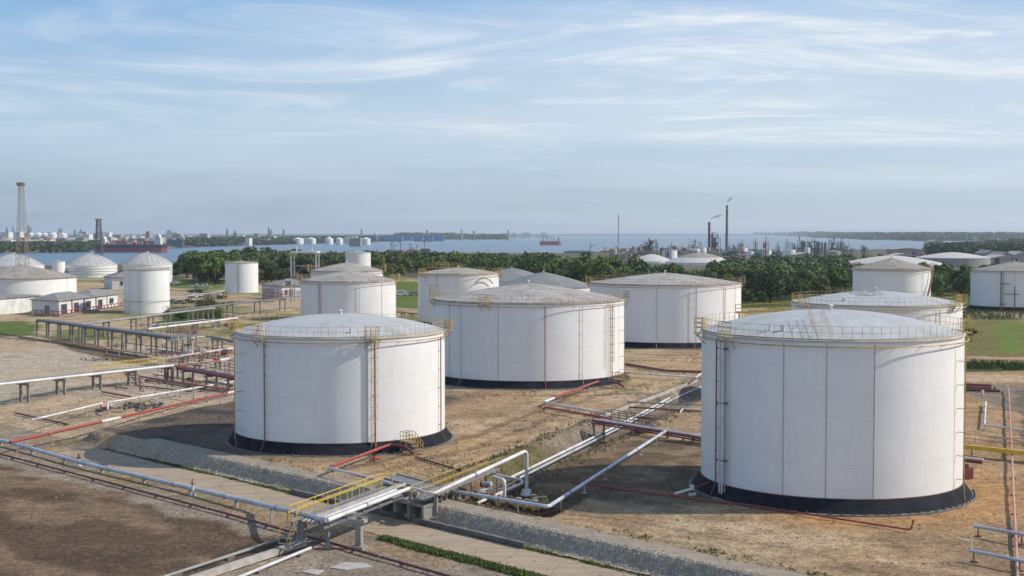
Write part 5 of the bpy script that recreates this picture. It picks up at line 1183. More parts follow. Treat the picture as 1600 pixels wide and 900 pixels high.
# cars and vans beside the yard
def car(px, py, label, mat, rz, van=False):
    p = G(px, py); T = thing('parked_car', p, label, 'car', 'cars parked by the far sheds'); ca, sa = math.cos(rz), math.sin(rz)
    def q(a, b, z): return V(p.x+a*ca-b*sa, p.y+a*sa+b*ca, p.z+z)
    prof = [(-2.1,.35),(2.1,.35),(2.15,.8),(1.2,.95),(.6,1.45),(-1.2,1.5),(-1.9,.98),(-2.15,.9)] if not van else [(-2.3,.4),(2.3,.4),(2.3,1.0),(1.7,1.9),(-2.3,2.0)]
    n = len(prof); MB().add([q(a, -.85, z) for a, z in prof]+[q(a, .85, z) for a, z in prof], [tuple(range(n)), tuple(range(n, 2*n))[::-1]]+[(i, n+i, n+(i+1) % n, (i+1) % n) for i in range(n)]).build('body', mat, T)
    MB().box(q(-.2, 0, 1.22 if not van else 1.5), (1.9, 1.74, .32), rz).build('window', 'glass', T)
    for a in (-1.3, 1.3):
        for b in (-.8, .8): MB().cyl(q(a, b-.1, .33), q(a, b+.1, .33), .33, n=12).build('wheel', 'black_rubber', T)
car(308, 465, "white car among scrap by the upright tanks", 'white_pipe', .6); car(1497, 490, "pale car half hidden beside the smoke stained tank", 'grey_pale', .2); car(627, 463, "white van between the sooty and the rust stained tank", 'white_pipe', .1, True); car(648, 462, "grey car beside the white van", 'grey_pale', .15)
car(274, 445, "small white car on the grass behind the upright tank", 'white_pipe', .1); car(1206, 463, "pale lorry under the big round tree", 'concrete_pale', .3, True)
for k in range(8):
    px = random.uniform(275, 345); py = random.uniform(440, 478); p = G(px, py); T = thing('scrap_pile', p, "pile of scrap metal and drums near the upright tanks", 'scrap pile', 'scrap piles near the upright tanks'); mb = MB()
    for j in range(12): mb.box((p.x+random.gauss(0, 2.2), p.y+random.gauss(0, 2), p.z+random.uniform(.1, .9)), (random.uniform(.5, 1.8), random.uniform(.4, 1.5), random.uniform(.3, 1)), random.random()*3)
    o = mb.build('scrap', random.choice(['concrete_dark', 'rust', 'grey_pale', 'grey_pale']), T); o['kind'] = 'stuff'

# ------------------------------------------------------------------ far industry: refinery, chimneys, sheds
def ground_at(px, D): return V((px-800)/F*D, D, hz((px-800)/F*D, D))
def zat(py, D): return CAMZ-(py-363)/F*D
def chimney(px, pyt, D, r0, r1, label, mat):
    g = ground_at(px, D); T = thing('chimney', g, label, 'chimney', 'smoking chimneys'); zt = zat(pyt, D)
    MB().cyl(g, (g.x, g.y, zt), r0, r1, 16).build('shaft', mat, T, True); MB().cyl((g.x, g.y, zt), (g.x, g.y, zt+1.2), r1*1.25, r1*1.25, 16).build('cap', 'dark_steel', T, True)
    MB().tube(ringpts(g.x, g.y, r1*1.5, zt-6, 16), .25, 4, 0, True).build('gallery', 'dark_steel', T)
    return V(g.x, g.y, zt+1.5)
tip1 = chimney(1136, 321.5, 1500, 1.7, 1.15, "tallest slim dark chimney, right of the two", 'brown')
tip2 = chimney(1108.5, 347.5, 1450, 1.5, 1.3, "shorter brown chimney, left of the two", 'brown')
m = bpy.data.materials.new("smoke"); m.use_nodes = True; t = m.node_tree; t.nodes.clear(); o_ = t.nodes.new("ShaderNodeOutputMaterial"); pv = t.nodes.new("ShaderNodeVolumePrincipled")
pv.inputs["Color"].default_value = (.93, .93, .95, 1); pv.inputs["Density"].default_value = .16; pv.inputs["Anisotropy"].default_value = 0.1; t.links.new(pv.outputs[0], o_.inputs["Volume"]); MT['smoke'] = m; pv.inputs['Density'].default_value = .45; pv.inputs['Color'].default_value = (1, 1, 1, 1)
for tip, L_, rise, lab in ((tip1, 6, 9, "faint wisp of smoke above the tallest chimney"), (tip2, 14, 8, "white smoke drifting right from the shorter chimney")):
    n_ = 14; mb = MB(); vs = []
    for k in range(n_+1):
        u = k/n_; c = tip+V(L_*u**1.3+.5*math.sin(k*1.9)*u, .8*math.sin(k*1.3)*u, rise*u**.6+.5*math.sin(k*2.3)*u); rr = (.35+2.0*u)*(1+.3*math.sin(k*2.7))*(1 if k < n_ else .15)
        for j in range(10): aa_ = 6.2832*j/10; q_ = rr*(1+.2*math.sin(j*3+k)); vs.append(tuple(c+V(math.cos(aa_)*q_*.8, math.sin(aa_)*q_, math.cos(aa_)*-q_*.6)))
    fs = [(k*10+j, k*10+(j+1) % 10, (k+1)*10+(j+1) % 10, (k+1)*10+j) for k in range(n_) for j in range(10)]
    mb.add(vs, fs+[tuple(range(10))[::-1], tuple(range(n_*10, n_*10+10))])
    o = mb.build('smoke', 'smoke', origin=tip); tag(o, lab, 'smoke')
def plant_block(name, px0, px1, pyt, pyb, D, mat, label, group, depth=14, detail=0, cat='process unit'):
    x0, x1 = (px0-800)/F*D, (px1-800)/F*D; zt, z0 = zat(pyt, D), min(zat(pyb, D), 1.0); g = V((x0+x1)/2, D, z0); T = thing(name, g, label, cat, group); W = x1-x0; Hh = zt-z0
    if cat in ('warehouse', 'hall') and W > 8:
        zr = z0+Hh*.62 if name != 'terminal_hall' else z0+Hh*.85
        MB().box((g.x, D+depth/2, (z0-3+zr)/2), (W, depth, zr-z0+3)).build('wall', mat if mat != 'blue' else 'concrete_pale', T)
        nb = max(1, int(W/18))
        for k in range(nb):
            a, b_ = x0+W*k/nb, x0+W*(k+1)/nb-.4; MB().add([(a, D-.6, zr), (b_, D-.6, zr), (b_, D+depth, zr), (a, D+depth, zr), ((a+b_)/2, D-.6, zt), ((a+b_)/2, D+depth, zt)], [(0,1,4), (1,2,5,4), (2,3,5), (3,0,4,5), (3,2,1,0)]).build('roof', mat if k % 2 == 0 else ('grey_roof' if mat != 'blue' else 'blue'), T)
        if W > 20:
            for k in range(min(nb+1, 4)): MB().box((x0+W*(k+.5)/(nb+1), D-.2, z0+2), (3, .5, 4)).build('gate', 'glass', T)
        return T
    # open steel structure with vessels standing in it
    nl = max(2, min(7, int(Hh/5))); nc = max(2, min(5, int(W/4.5)+1)); mb = MB(); th = max(.3, min(.8, W*.035))
    for i in range(nc):
        for yy_ in (D, D+depth): mb.bar((x0+W*i/(nc-1), yy_, z0-3), (x0+W*i/(nc-1), yy_, zt-(Hh*.18 if i in (0,) and nc > 2 else 0)), th*1.3)
    for l in range(1, nl+1):
        z = z0+Hh*l/nl*(.97); mb.box((g.x, D+depth/2, z), (W*(1 if l < nl else .7), depth, th*.8))
        if l < nl: mb.bar((x0, D, z), (x0+W/(nc-1), D, z0+Hh*(l+1)/nl*.97), th*.6)
    mb.build('steel_frame', mat, T)
    for k in range(max(3, nl)):
        xx = random.uniform(x0+W*.12, x1-W*.12); rr = random.uniform(.10, .2)*min(W, 12); zz_ = z0+Hh*random.choice([0, .2, .4]); h_ = Hh*random.uniform(.4, .75)
        MB().cyl((xx, D+depth*random.uniform(.2, .8), zz_), (xx, D+depth*.5, min(zz_+h_, zt+Hh*.15)), rr, n=10).build('vessel', random.choice([mat, 'grey_pale', 'tan', 'concrete']), T, True)
    for k in range(max(1, nl-2)):
        MB().box((random.uniform(x0+W*.2, x1-W*.2), D+depth*.6, z0+Hh*random.uniform(.2, .85)), (W*random.uniform(.25, .5), depth*.6, Hh*random.uniform(.12, .25))).build('cabin', random.choice([mat, 'tan', 'concrete']), T)
    for k in range(detail//3):
        xx = random.uniform(x0, x1); hh = random.uniform(.12, .35)*Hh; MB().cyl((xx, D+depth/2, zt-.5), (xx, D+depth/2, zt+hh), .35, n=6).build('vent_stack', 'grey_pale', T)
    return T
gp = 'refinery units beside the chimneys'; PB = plant_block
PB('process_tower', 1004, 1028, 377, 392, 1400, 'brown', "boxy brown refinery tower, biggest one left of the chimneys", gp, detail=11)
PB('process_unit', 1010, 1026, 374, 379, 1405, 'brown', "upper storey stack of the boxy brown tower", gp, detail=6)
PB('process_tower', 1079, 1096, 376, 390, 1400, 'brown', "brown tower with tan housings just left of the shorter chimney", gp, detail=9)
PB('process_unit', 986, 1006, 385, 393, 1350, 'tan', "tan low refinery unit left of the boxy tower", gp, detail=9)
PB('process_unit', 960, 987, 387, 394, 1330, 'crane_red', "low reddish refinery unit at the left end of the plant", gp, detail=9)
PB('process_unit', 1028, 1050, 386, 396, 1340, 'tan', "pale low unit right of the boxy brown tower", gp, detail=8)
PB('process_unit', 1048, 1066, 383, 392, 1300, 'concrete_pale', "pale two storey house in the middle of the plant", gp, detail=5)
PB('process_unit', 1066, 1082, 386, 394, 1320, 'tan', "tan low unit left of the tan housed tower", gp, detail=6)
PB('process_unit', 1095, 1112, 386, 395, 1330, 'tan', "tan low unit at the foot of the shorter chimney", gp, detail=8)
PB('process_tower', 1112, 1126, 369, 388, 1440, 'steel_green', "grey green framed tower between the two chimneys", gp, detail=13)
PB('process_unit', 1113, 1117, 361, 372, 1440, 'dark_steel', "dark narrow stack atop the tower between the chimneys", gp, detail=2)
PB('process_unit', 1140, 1162, 381, 384, 1480, 'steel_green', "horizontal pipe gantry right of the tallest chimney", gp, 3, detail=5)
PB('warehouse', 962, 1000, 393, 404, 1180, 'red_brown', "low dark red warehouse in front of the refinery", gp, 20, cat='warehouse')
PB('warehouse', 985, 1015, 391, 400, 1200, 'concrete', "grey roofed shed in front of the boxy brown tower", gp, 20, cat='warehouse')
PB('warehouse', 1135, 1170, 388, 403, 1250, 'hull_dark', "dark blue grey shed right of the tallest chimney", 'blue sheds of the port', 25, 5, 'warehouse')
PB('warehouse', 1165, 1200, 393, 402, 1180, 'blue', "blue shed right of the dark one", 'blue sheds of the port', 25, 3, 'warehouse')
PB('warehouse', 1198, 1243, 391, 398, 1220, 'concrete_pale', "long pale roofed shed in the port", 'blue sheds of the port', 25, 4, 'warehouse')
PB('warehouse', 1230, 1300, 402, 410, 1020, 'blue', "long bright blue roofed shed nearest the trees", 'blue sheds of the port', 25, 2, 'warehouse')
PB('warehouse', 1243, 1278, 393, 403, 1080, 'concrete_pale', "white walled hall under the power plant columns", 'blue sheds of the port', 25, 2, 'warehouse')
PB('warehouse', 1290, 1330, 396, 404, 1150, 'blue', "blue grey shed at the right end of the power plant", 'blue sheds of the port', 25, 3, 'warehouse')
gp = 'columns of the green grey plant'
for px0, px1, pyt, lab in ((1238, 1241, 378, "lone dark pole at the left of the green grey plant"), (1249, 1255, 374, "first framed column of the green grey plant"), (1262, 1266, 379, "short thin column in the green grey plant"), (1268, 1279, 375, "double column with peaked head in the green grey plant"),
                          (1280, 1284, 378, "slim column right of the double one"), (1295, 1308, 378, "widest block column of the green grey plant"), (1299, 1305, 373, "tall head on top of the widest block"), (1310, 1320, 378, "right framed column of the green grey plant"), (1322, 1328, 383, "low right column of the green grey plant"), (1349, 1351, 382, "dark post on the shore right of the plant"), (1353, 1356, 385, "short dark post on the shore right of the plant")):
    PB('process_column', px0, px1, pyt, 396, 1300 if px0 < 1330 else 1250, 'steel_green' if px0 > 1242 and px0 < 1340 else 'hull_dark', lab, gp, 8, 8 if px1-px0 > 5 else 2, 'process column')
PB('pipe_gantry', 1242, 1290, 377, 378.5, 1305, 'steel_green', "thin gantry linking the columns of the green grey plant", gp, 2, 3)
PB('terminal_hall', 1435, 1447, 388, 398, 1100, 'tan', "cream block behind the right hand tanks", 'right shore halls', 10, 4, 'hall')
PB('terminal_hall', 1395, 1440, 386, 397, 1200, 'tan', "low grey brown hall on the spit right of centre", 'right shore halls', 20, 8, 'hall')
PB('terminal_hall', 1530, 1541, 377, 386, 1500, 'concrete_pale', "white square tower block near the right edge", 'right shore halls', 10, 2, 'hall')
PB('warehouse', 1390, 1440, 394, 398, 1000, 'concrete_pale', "flat pale roofed terminal behind the long white dome", 'right shore halls', 20, 4, 'warehouse')
for k, (a, b_, y0, D) in enumerate(((1540, 1560, 389, 1050), (1562, 1585, 392, 980), (1586, 1612, 391, 1000), (1545, 1600, 397, 900), (1480, 1530, 376, 2300), (1556, 1600, 372, 3200), (1450, 1475, 374, 2800), (1505, 1525, 380, 1900))):
    PB('warehouse', a, b_, y0, y0+5, D, random.choice(['concrete_pale', 'concrete', 'tan']), ("grey roofed warehouse on the right shore", "far pale roofed warehouse in the haze at the right")[k > 3], 'grey warehouses of the right shore' if k <= 3 else 'hazy warehouses at the far right', 25, 3, 'warehouse')
for k in range(64):
    px = random.uniform(945, 1335); D = random.uniform(1020, 1380); wpx = random.uniform(3, 10); tall = random.random() < .3
    y0 = 363+F*(CAMZ-random.uniform(9, 15) if tall else CAMZ-random.uniform(3, 8))/D
    if k % 4 == 0:
        g = ground_at(px, D); T = thing('plant_tank', g, "small tank among the sheds and units of the refinery", 'tank', 'small refinery tanks'); rr = random.uniform(3, 6); hh = random.uniform(4, 8)
        MB().cyl((g.x, D, -1), (g.x, D, g.z+hh), rr, n=18).build('shell', random.choice(['shell_old', 'tan', 'shell']), T, True); MB().cyl((g.x, D, g.z+hh), (g.x, D, g.z+hh+1.2), rr, .3, 18).build('roof', 'grey_roof', T, True)
    elif tall: PB('process_unit', px, px+wpx*.6, y0, 400, D, random.choice(['brown', 'tan', 'steel_green', 'crane_red']), "small open framed unit among the refinery sheds", 'small refinery frames', 8, 3)
    else: PB('shed', px, px+max(wpx, 7), y0, 404, D, random.choice(['concrete_pale', 'tan', 'concrete', 'grey_roof', 'blue' if px > 1160 else 'red_brown']), "small pitched roof shed of the refinery", 'small refinery sheds', 14, 1, 'warehouse')
# ------------------------------------------------------------------ ships
def ship(label, px0, px1, pyw, decky, D, hullm, lowm, bridge=None, derricks=(), name='cargo_ship', cat='ship', crm='crane_red', heel=1):
    x0, x1 = (px0-800)/F*D, (px1-800)/F*D; L_ = x1-x0; zw = SEA; zd = zat(decky, D); T = thing(name, ((x0+x1)/2, D, zw), label, cat, 'ships')
    wd = max(L_*.15, 6)
    def hull(za, zb_, f0, f1, nm, mt):
        mb = MB(); vs = []
        st = [(0, .55), (.06, .9), (.2, 1), (.8, 1), (.93, .75), (1, .04)]
        for z, e in ((za, f0), (zb_, f1)):
            for u, wv in st: vs.append((x0+(u*L_*(1+e if u > .9 else 1)), D-wd/2*wv, z))
            for u, wv in st[::-1]: vs.append((x0+(u*L_*(1+e if u > .9 else 1)), D+wd/2*wv, z))
        n = 12; mb.add(vs, [tuple(range(n))[::-1], tuple(range(n, 2*n))]+[(i, (i+1) % n, n+(i+1) % n, n+i) for i in range(n)]); mb.build(nm, mt, T)
    zm = zw+(zd-zw)*.5; hull(zw-.5, zm, 0, 0, 'lower_hull', lowm); hull(zm+.01, zd, 0, .012, 'upper_hull', hullm)
    hb = zd-zw
    if bridge is not None:
        for u, ht, ww in bridge:
            xx = x0+L_*u; MB().box((xx, D, zd+ht*.35), (ww, wd*.7, ht*.7)).box((xx, D, zd+ht*.8), (ww*.6, wd*.8, ht*.25)).cyl((xx, D, zd+ht*.9), (xx, D, zd+ht*1.4), ww*.1, n=6).build('bridge', 'white_wall', T)
    for u, ht, jb in derricks:
        xx = x0+L_*u; MB().bar((xx, D, zd), (xx, D, zd+ht), max(hb*.12, .7)).bar((xx, D, zd+ht*.5), (xx+jb, D, zd+ht*.9), max(hb*.08, .5)).build('derrick', crm, T)
    MB().rail([V(x0+L_*.1, D-wd*.4, zd), V(x0+L_*.85, D-wd*.4, zd)], hb*.18, L_*.04, .25, (1,)).build('deck_pipes', crm, T)
    return T
TK_ = ship("long dark and red tanker with white bridge moored before the far town", 150, 262, 393, 380.5, 1760, 'hull_dark', 'hull_red', [(.12, 11, 6), (.88, 14, 8)], [(.25, 6, 8), (.42, 8, -6), (.52, 8, 6), (.70, 8, -6)])
for k in range(16):
    xx = (158+k*5.4-800)/F*1760; zz_ = zat(380.5, 1760); MB().box((xx, 1760+random.uniform(-3, 3), zz_+random.uniform(1, 3)), (random.uniform(1.5, 4.5), 3, random.uniform(1.5, 5))).build('deck_gear', random.choice(['crane_red', 'crane_red', 'white_wall', 'hull_red']), TK_)
ship("teal hulled ship moored behind the long tanker's bow", 262, 289, 384, 372.5, 2300, 'hull_teal', 'hull_teal', [(.85, 6, 9)])
ship("white ship with tall masts moored beyond the teal one", 256, 289, 372, 367.5, 4400, 'white_wall', 'white_wall', [(.3, 22, 22), (.6, 14, 20), (.85, 10, 12)], [(.45, 26, 4)], crm='white_pipe')
ship("pinkish red cargo ship with derricks out in open water", 844, 877, 381, 376, 2800, 'magenta', 'magenta', [(.88, 9, 5), (.12, 4, 5)], [(.17, 14, 2), (.34, 12, -3), (.5, 12, 3), (.66, 10, -2), (.88, 13, 0)], crm='magenta')
ship("dark moored barge with a slanting crane jib beyond the trees", 882, 930, 399, 391.5, 1450, 'hull_teal', 'hull_teal', None, [(.85, 9, 6)], 'barge', 'barge', 'hull_teal')
ship("small red barge beyond the right end of the trees", 938, 962, 398, 391, 1500, 'crane_red', 'hull_red', [(.8, 4, 4)], [(.3, 5, 3)], 'barge', 'barge')
ship("red crane vessel moored behind the trees, left of three", 608, 634, 394, 390, 1650, 'crane_red', 'hull_red', None, [(.15, 13, 3), (.3, 9, 5), (.72, 13, -3)], 'crane_ship', 'ship')
ship("red crane vessel moored behind the trees, middle of three", 636, 655, 393, 389.5, 1650, 'crane_red', 'hull_red', [(.5, 5, 5)], [(.25, 9, 3), (.8, 7, 2)], 'crane_ship', 'ship')
ship("teal boat with red mast moored behind the trees, right of three", 657, 674, 392, 388, 1680, 'hull_teal', 'hull_teal', None, [(.4, 14, -2)], 'crane_ship', 'ship')
ship("small white boat in front of the blue sheds", 705, 718, 371.2, 370, 6000, 'white_wall', 'white_wall', [(.5, 6, 12)], name='boat', cat='boat')
# ------------------------------------------------------------------ far town on the left shore
random.seed(21)
def simple(name, px0, px1, pyt, D, mat, label, cat, group, depth=30, zb_=None):
    x0, x1 = (px0-800)/F*D, (px1-800)/F*D; zt = zat(pyt, D); o = MB().box(((x0+x1)/2, D, (zt+SEA)/2), (x1-x0, depth, zt-SEA)).build(name, mat, origin=((x0+x1)/2, D, SEA)); return tag(o, label, cat, group, 'thing')
for k in range(210):
    px = random.uniform(-60, 320) if k % 3 else random.uniform(-60, 560); D = random.uniform(2500, 5200); wd = random.uniform(4, 18); top = random.uniform(360, 366) if k % 8 == 0 else 363+(F*(CAMZ-random.uniform(7, 14))/D)
    simple('port_building', px, px+wd, max(top, 360), D, random.choice(['white_wall', 'white_wall', 'concrete_pale', 'concrete', 'grey_roof', 'crane_red' if random.random() < .3 else 'white_wall']), "small hazy building in the far town on the left shore", 'building', 'buildings of the far left town')
for k, px in enumerate((50, 62, 72, 84, 100)):
    D = 3600; x = (px-800)/F*D; T = thing('far_tank', (x, D, SEA), "hazy white tank in the far left town, one of a row of five", 'storage tank', 'row of five hazy tanks'); r = 8+3*(k % 2)
    MB().cyl((x, D, SEA), (x, D, 19), r, n=20).build('shell', 'shell', T, True); MB().cyl((x, D, 19), (x, D, 24), r, .5, 20).build('roof', 'shell', T, True)
for k, px in enumerate((467, 488, 515, 531, 551, 573)):
    D = 3050-40*k; x = (px-800)/F*D; r = (6.5 if k != 3 else 5.5)/F*D*(1.0 if k else 1.25); T = thing('far_tank', (x, D, SEA), "white tank on the far shore above the trees, one of a row of six", 'storage tank', 'row of six shore tanks'); zt = zat(371.6, D)
    MB().cyl((x, D, SEA), (x, D, zt), r, n=20).build('shell', 'shell', T, True); MB().cyl((x, D, zt), (x, D, zt+3), r, .5, 20).build('roof', 'shell', T, True)
for k, (px, pyt) in enumerate(((12, 354), (22, 352), (46, 350), (50, 353), (94, 356), (98, 354), (118, 357), (128, 356), (356, 356), (368, 358), (421, 354), (425, 357), (444, 357), (566, 356), (668, 358), (722, 357), (741, 359), (795, 358))):
    D = 4800; x = (px-800)/F*D; zt = zat(pyt, D); o = MB().cyl((x, D, SEA), (x, D, zt), 5, 3, 8).build('far_column', 'concrete' if k % 2 else 'steel_green', origin=(x, D, SEA)); tag(o, "hazy stack or column rising over the far town skyline", 'stack', 'far skyline stacks', 'thing')
for k in range(10):
    px = 566+k*12+random.uniform(-3, 3); simple('blue_hall', px, px+random.uniform(12, 20), random.uniform(365.5, 368.5), random.uniform(4000, 4600), 'blue', "blue hall in the far shipyard across the water", 'hall', 'blue halls of the far shipyard')
for k in range(26):
    px = random.uniform(560, 860); simple('shore_building', px, px+random.uniform(3, 9), random.uniform(361.5, 364.5), random.uniform(7000, 8000), 'white_wall', "tiny pale building on the hazy horizon", 'building', 'pale buildings on the horizon', 40)
for k, (px0, px1, pyt, D, mt_) in enumerate(((310, 322, 371.5, 2700, 'white_wall'), (323, 342, 377, 2600, 'white_wall'), (40, 60, 374, 2500, 'concrete_pale'), (0, 12, 373, 2500, 'white_wall'), (108, 122, 371, 2600, 'white_wall'))):
    g = ground_at((px0+px1)/2, D); x0, x1 = (px0-800)/F*D, (px1-800)/F*D; zt = zat(pyt, D)
    T = thing('shore_house', g, ("white gabled shed on the left shore, right of the teal ship", "low pale shed next to the gabled one", "pale shed above the left shore trees", "white shed at the far left edge above the trees", "white shed behind the left shore trees near the long tanker")[k], 'shed', 'sheds on the left shore')
    MB().box(((x0+x1)/2, D, (SEA+zt)/2-1), (x1-x0, 16, zt-SEA-2)).build('wall', mt_, T); h = zt-2
    MB().add([(x0, D-8, h), (x1, D-8, h), (x1, D+8, h), (x0, D+8, h), (x0, D, h+3.5), (x1, D, h+3.5)], [(0,1,5,4), (2,3,4,5), (0,4,3), (1,2,5)]).build('roof', 'grey_roof' if k % 2 else 'concrete_pale', T)

for k in range(90):
    px = random.uniform(-40, 300) if k % 3 else random.uniform(290, 560); D = random.uniform(2450, 3300) if px < 290 else random.uniform(3300, 4200); wd = random.uniform(5, 16); top = 363+F*(CAMZ-random.uniform(4, 9))/D
    simple('shore_shed', px, px+wd, top, D, random.choice(['white_wall', 'concrete_pale', 'crane_red', 'grey_roof', 'tan', 'white_wall']), "low shed or warehouse near the far left shore", 'shed', 'low sheds of the far left shore', 25)
# ------------------------------------------------------------------ vegetation
def leafmat(name, a, b2, c):
    m, t, b = newmat(name)
    oi = t.nodes.new("ShaderNodeObjectInfo"); v = coords(t, "Object")
    n = noise(t, v, 0.45, 5, .7); n2_ = noise(t, v, 3.0, 2, .6)
    col = mixcol(t, ramp(t, n, .35, .65), a, b2); col = mixcol(t, ramp(t, n2_, .45, .7, 0, .6), col, c)
    hs = t.nodes.new("ShaderNodeHueSaturation"); t.links.new(col, hs.inputs["Color"]); t.links.new(ramp(t, oi.outputs["Random"], 0, 1, .72, 1.3), hs.inputs["Value"]); t.links.new(ramp(t, oi.outputs["Random"], 0, 1, .485, .512), hs.inputs["Hue"])
    t.links.new(hs.outputs[0], b.inputs["Base Color"]); b.inputs["Roughness"].default_value = .7; b.inputs["Specular IOR Level"].default_value = .2; return m
MT['leaf_olive'] = leafmat('olive_tree_leaves', (.085, .095, .035), (.14, .15, .05), (.19, .18, .08))
MT['leaf'] = leafmat("tree_leaves", (.055, .095, .02), (.10, .145, .03), (.15, .18, .045))
MT['leaf_dark'] = leafmat("dark_tree_leaves", (.035, .062, .018), (.06, .095, .024), (.095, .125, .035))
MT['leaf_wood'] = leafmat('wood_leaves', (.035, .06, .018), (.10, .14, .035), (.17, .17, .06))
MT['leaf_wood'].node_tree.nodes['Noise Texture'].inputs['Scale'].default_value = .06; MT['weed'] = leafmat("weeds", (.06, .09, .02), (.10, .135, .028), (.17, .16, .06)); MT['dry_weed'] = leafmat("dry_weeds", (.16, .15, .055), (.22, .18, .09), (.12, .125, .04))
rs2 = np.random.RandomState(5)
def crown_arrays(h, w, nclump, nleaf, lsz, seed, low=.28):
    r = np.random.RandomState(seed); vs = []; 
    for c in range(nclump):
        a = r.uniform(0, 6.283); rad = w*.5*math.sqrt(r.uniform(0, 1))*.78; zc_ = h*(low+(.86-low)*r.uniform(0, 1)**.8); rad *= math.sqrt(max(.12, 1-((zc_/h-.52)/.5)**2))
        cx, cy = math.cos(a)*rad, math.sin(a)*rad; cr_ = w*r.uniform(.15, .26)
        d = r.normal(size=(nleaf, 3)); d /= np.linalg.norm(d, axis=1)[:, None]
        p = np.array([cx, cy, zc_]) + d*(cr_*r.uniform(.55, 1.08, size=(nleaf, 1)))*np.array([1, 1, .8])
        nn = d*0.9+r.normal(size=(nleaf, 3))*.55; nn /= np.linalg.norm(nn, axis=1)[:, None]
        t1 = np.cross(nn, r.normal(size=(nleaf, 3))); t1 /= np.linalg.norm(t1, axis=1)[:, None]; t2 = np.cross(nn, t1)
        s = lsz*r.uniform(.6, 1.3, size=(nleaf, 1))
        vs.append(np.stack([p-t1*s-t2*s*.6, p+t1*s-t2*s*.6, p+t1*s*.7+t2*s*.6, p-t1*s*.7+t2*s*.6], 1))
    return np.concatenate(vs).reshape(-1, 3)
def quads_mesh(name, verts, mat):
    me = bpy.data.meshes.new(name); n = len(verts); me.vertices.add(n); me.vertices.foreach_set("co", verts.astype(np.float32).ravel())
    me.loops.add(n); me.loops.foreach_set("vertex_index", np.arange(n, dtype=np.int32)); me.polygons.add(n//4)
    me.polygons.foreach_set("loop_start", np.arange(0, n, 4, dtype=np.int32)); me.polygons.foreach_set("loop_total", np.full(n//4, 4, np.int32)); me.update(calc_edges=True); me.materials.append(MT[mat]); return me
def trunk_mesh(h, w, seed):
    r = random.Random(seed); mb = MB(); lx, ly = r.uniform(-.3, .3), r.uniform(-.3, .3)
    mb.cyl((0, 0, -.3), (lx, ly, h*.45), w*.035+.08, w*.022+.05, 7)
    for k in range(6):
        a = r.uniform(0, 6.28); mb.cyl((lx*.8, ly*.8, h*r.uniform(.25, .45)), (math.cos(a)*w*.3, math.sin(a)*w*.3, h*r.uniform(.55, .8)), w*.015+.04, .03, 5)
    me = bpy.data.meshes.new('trunk'); me.from_pydata([tuple(v) for v in mb.v], [], mb.f); me.materials.append(MT['bark']); return me
var = []
for k in range(7):
    h = (10, 12, 9, 13, 11, 8, 12)[k]; w_ = (8.5, 9, 9, 8, 10, 7.5, 7)[k]
    var.append((quads_mesh('crown', crown_arrays(h, w_, (30, 24, 34, 20, 28, 16, 22)[k], 95, .34, 100+k, (.28, .34, .2, .4, .3, .15, .3)[k]), ('leaf_dark', 'leaf', 'leaf_olive', 'leaf', 'leaf_dark', 'leaf_olive', 'leaf')[k]), trunk_mesh(h, w_, k), h, w_))
def tree(x, y, k, sc, label, group, zg=None):
    me_c, me_t, h, w_ = var[k % 7]; zg = hz(x, y) if zg is None else zg
    T = thing('tree', (x, y, zg), label, 'tree', group); T.scale = (sc*random.uniform(.9, 1.15), sc*random.uniform(.9, 1.15), sc); T.rotation_euler = (0, 0, random.uniform(0, 6.28))
    for nm, me_ in (('crown', me_c), ('trunk', me_t)):
        o = bpy.data.objects.new(nm, me_); COL.objects.link(o); o.parent = T
    return T
# forest outline on the ground (photo columns -> near and far distance)
fx_ = np.array([285, 300, 345, 440, 620, 800, 900, 960, 1060, 1180, 1240, 1330, 1460, 1520, 1700])
fn = np.array([640, 560, 560, 565, 545, 500, 470, 455, 440, 418, 415, 452, 452, 455, 460])
ff = np.array([800, 860, 900, 900, 860, 760, 700, 640, 560, 480, 500, 560, 560, 520, 520])
cand = []; rq = np.random.RandomState(9); PXS = rq.uniform(288, 1640, 9000); NDS = np.interp(PXS, fx_, fn); FDS = np.interp(PXS, fx_, ff); DS = np.sqrt(rq.uniform(size=9000)*(FDS**2-NDS**2)+NDS**2); XS_ = (PXS-800)/F*DS; GN = fbm(XS_*.03, DS*.02, 3)
random.seed(9); CA = np.zeros((0, 2))
for px, nD, D, x, gn in zip(PXS, NDS, DS, XS_, GN):
    if gn > .60 and D-nD < 90: continue
    if len(CA) == 0 or ((CA[:, 0]-x)**2+(CA[:, 1]-D)**2).min() > (5.2+5*max(0, gn-.45)*6)**2: cand.append((x, D, px, D-nD)); CA = np.vstack([CA, [x, D]])
cand.sort(key=lambda c: c[1]-0.0*c[2]); cand.sort(key=lambda c: c[3])
front, rest = cand[:255], cand[255:]
GL = {0: ("dense green tree in the front edge of the wood left of centre", "front trees of the wood, left part"), 1: ("dense green tree in the front edge of the wood behind the wide tank", "front trees of the wood, middle part"), 2: ("dark green tree in the front edge of the wood at the right", "front trees of the wood, right part")}
for i, (x, y, px, dd) in enumerate(front):
    g = 0 if px < 780 else (1 if px < 1165 else 2); tree(x, y, random.randrange(7), (random.uniform(.42, .8) if random.random() < .45 else random.uniform(.75, 1.12))*(1.12 if px < 340 else 1)*(.86 if px > 1000 else 1), *GL[g])
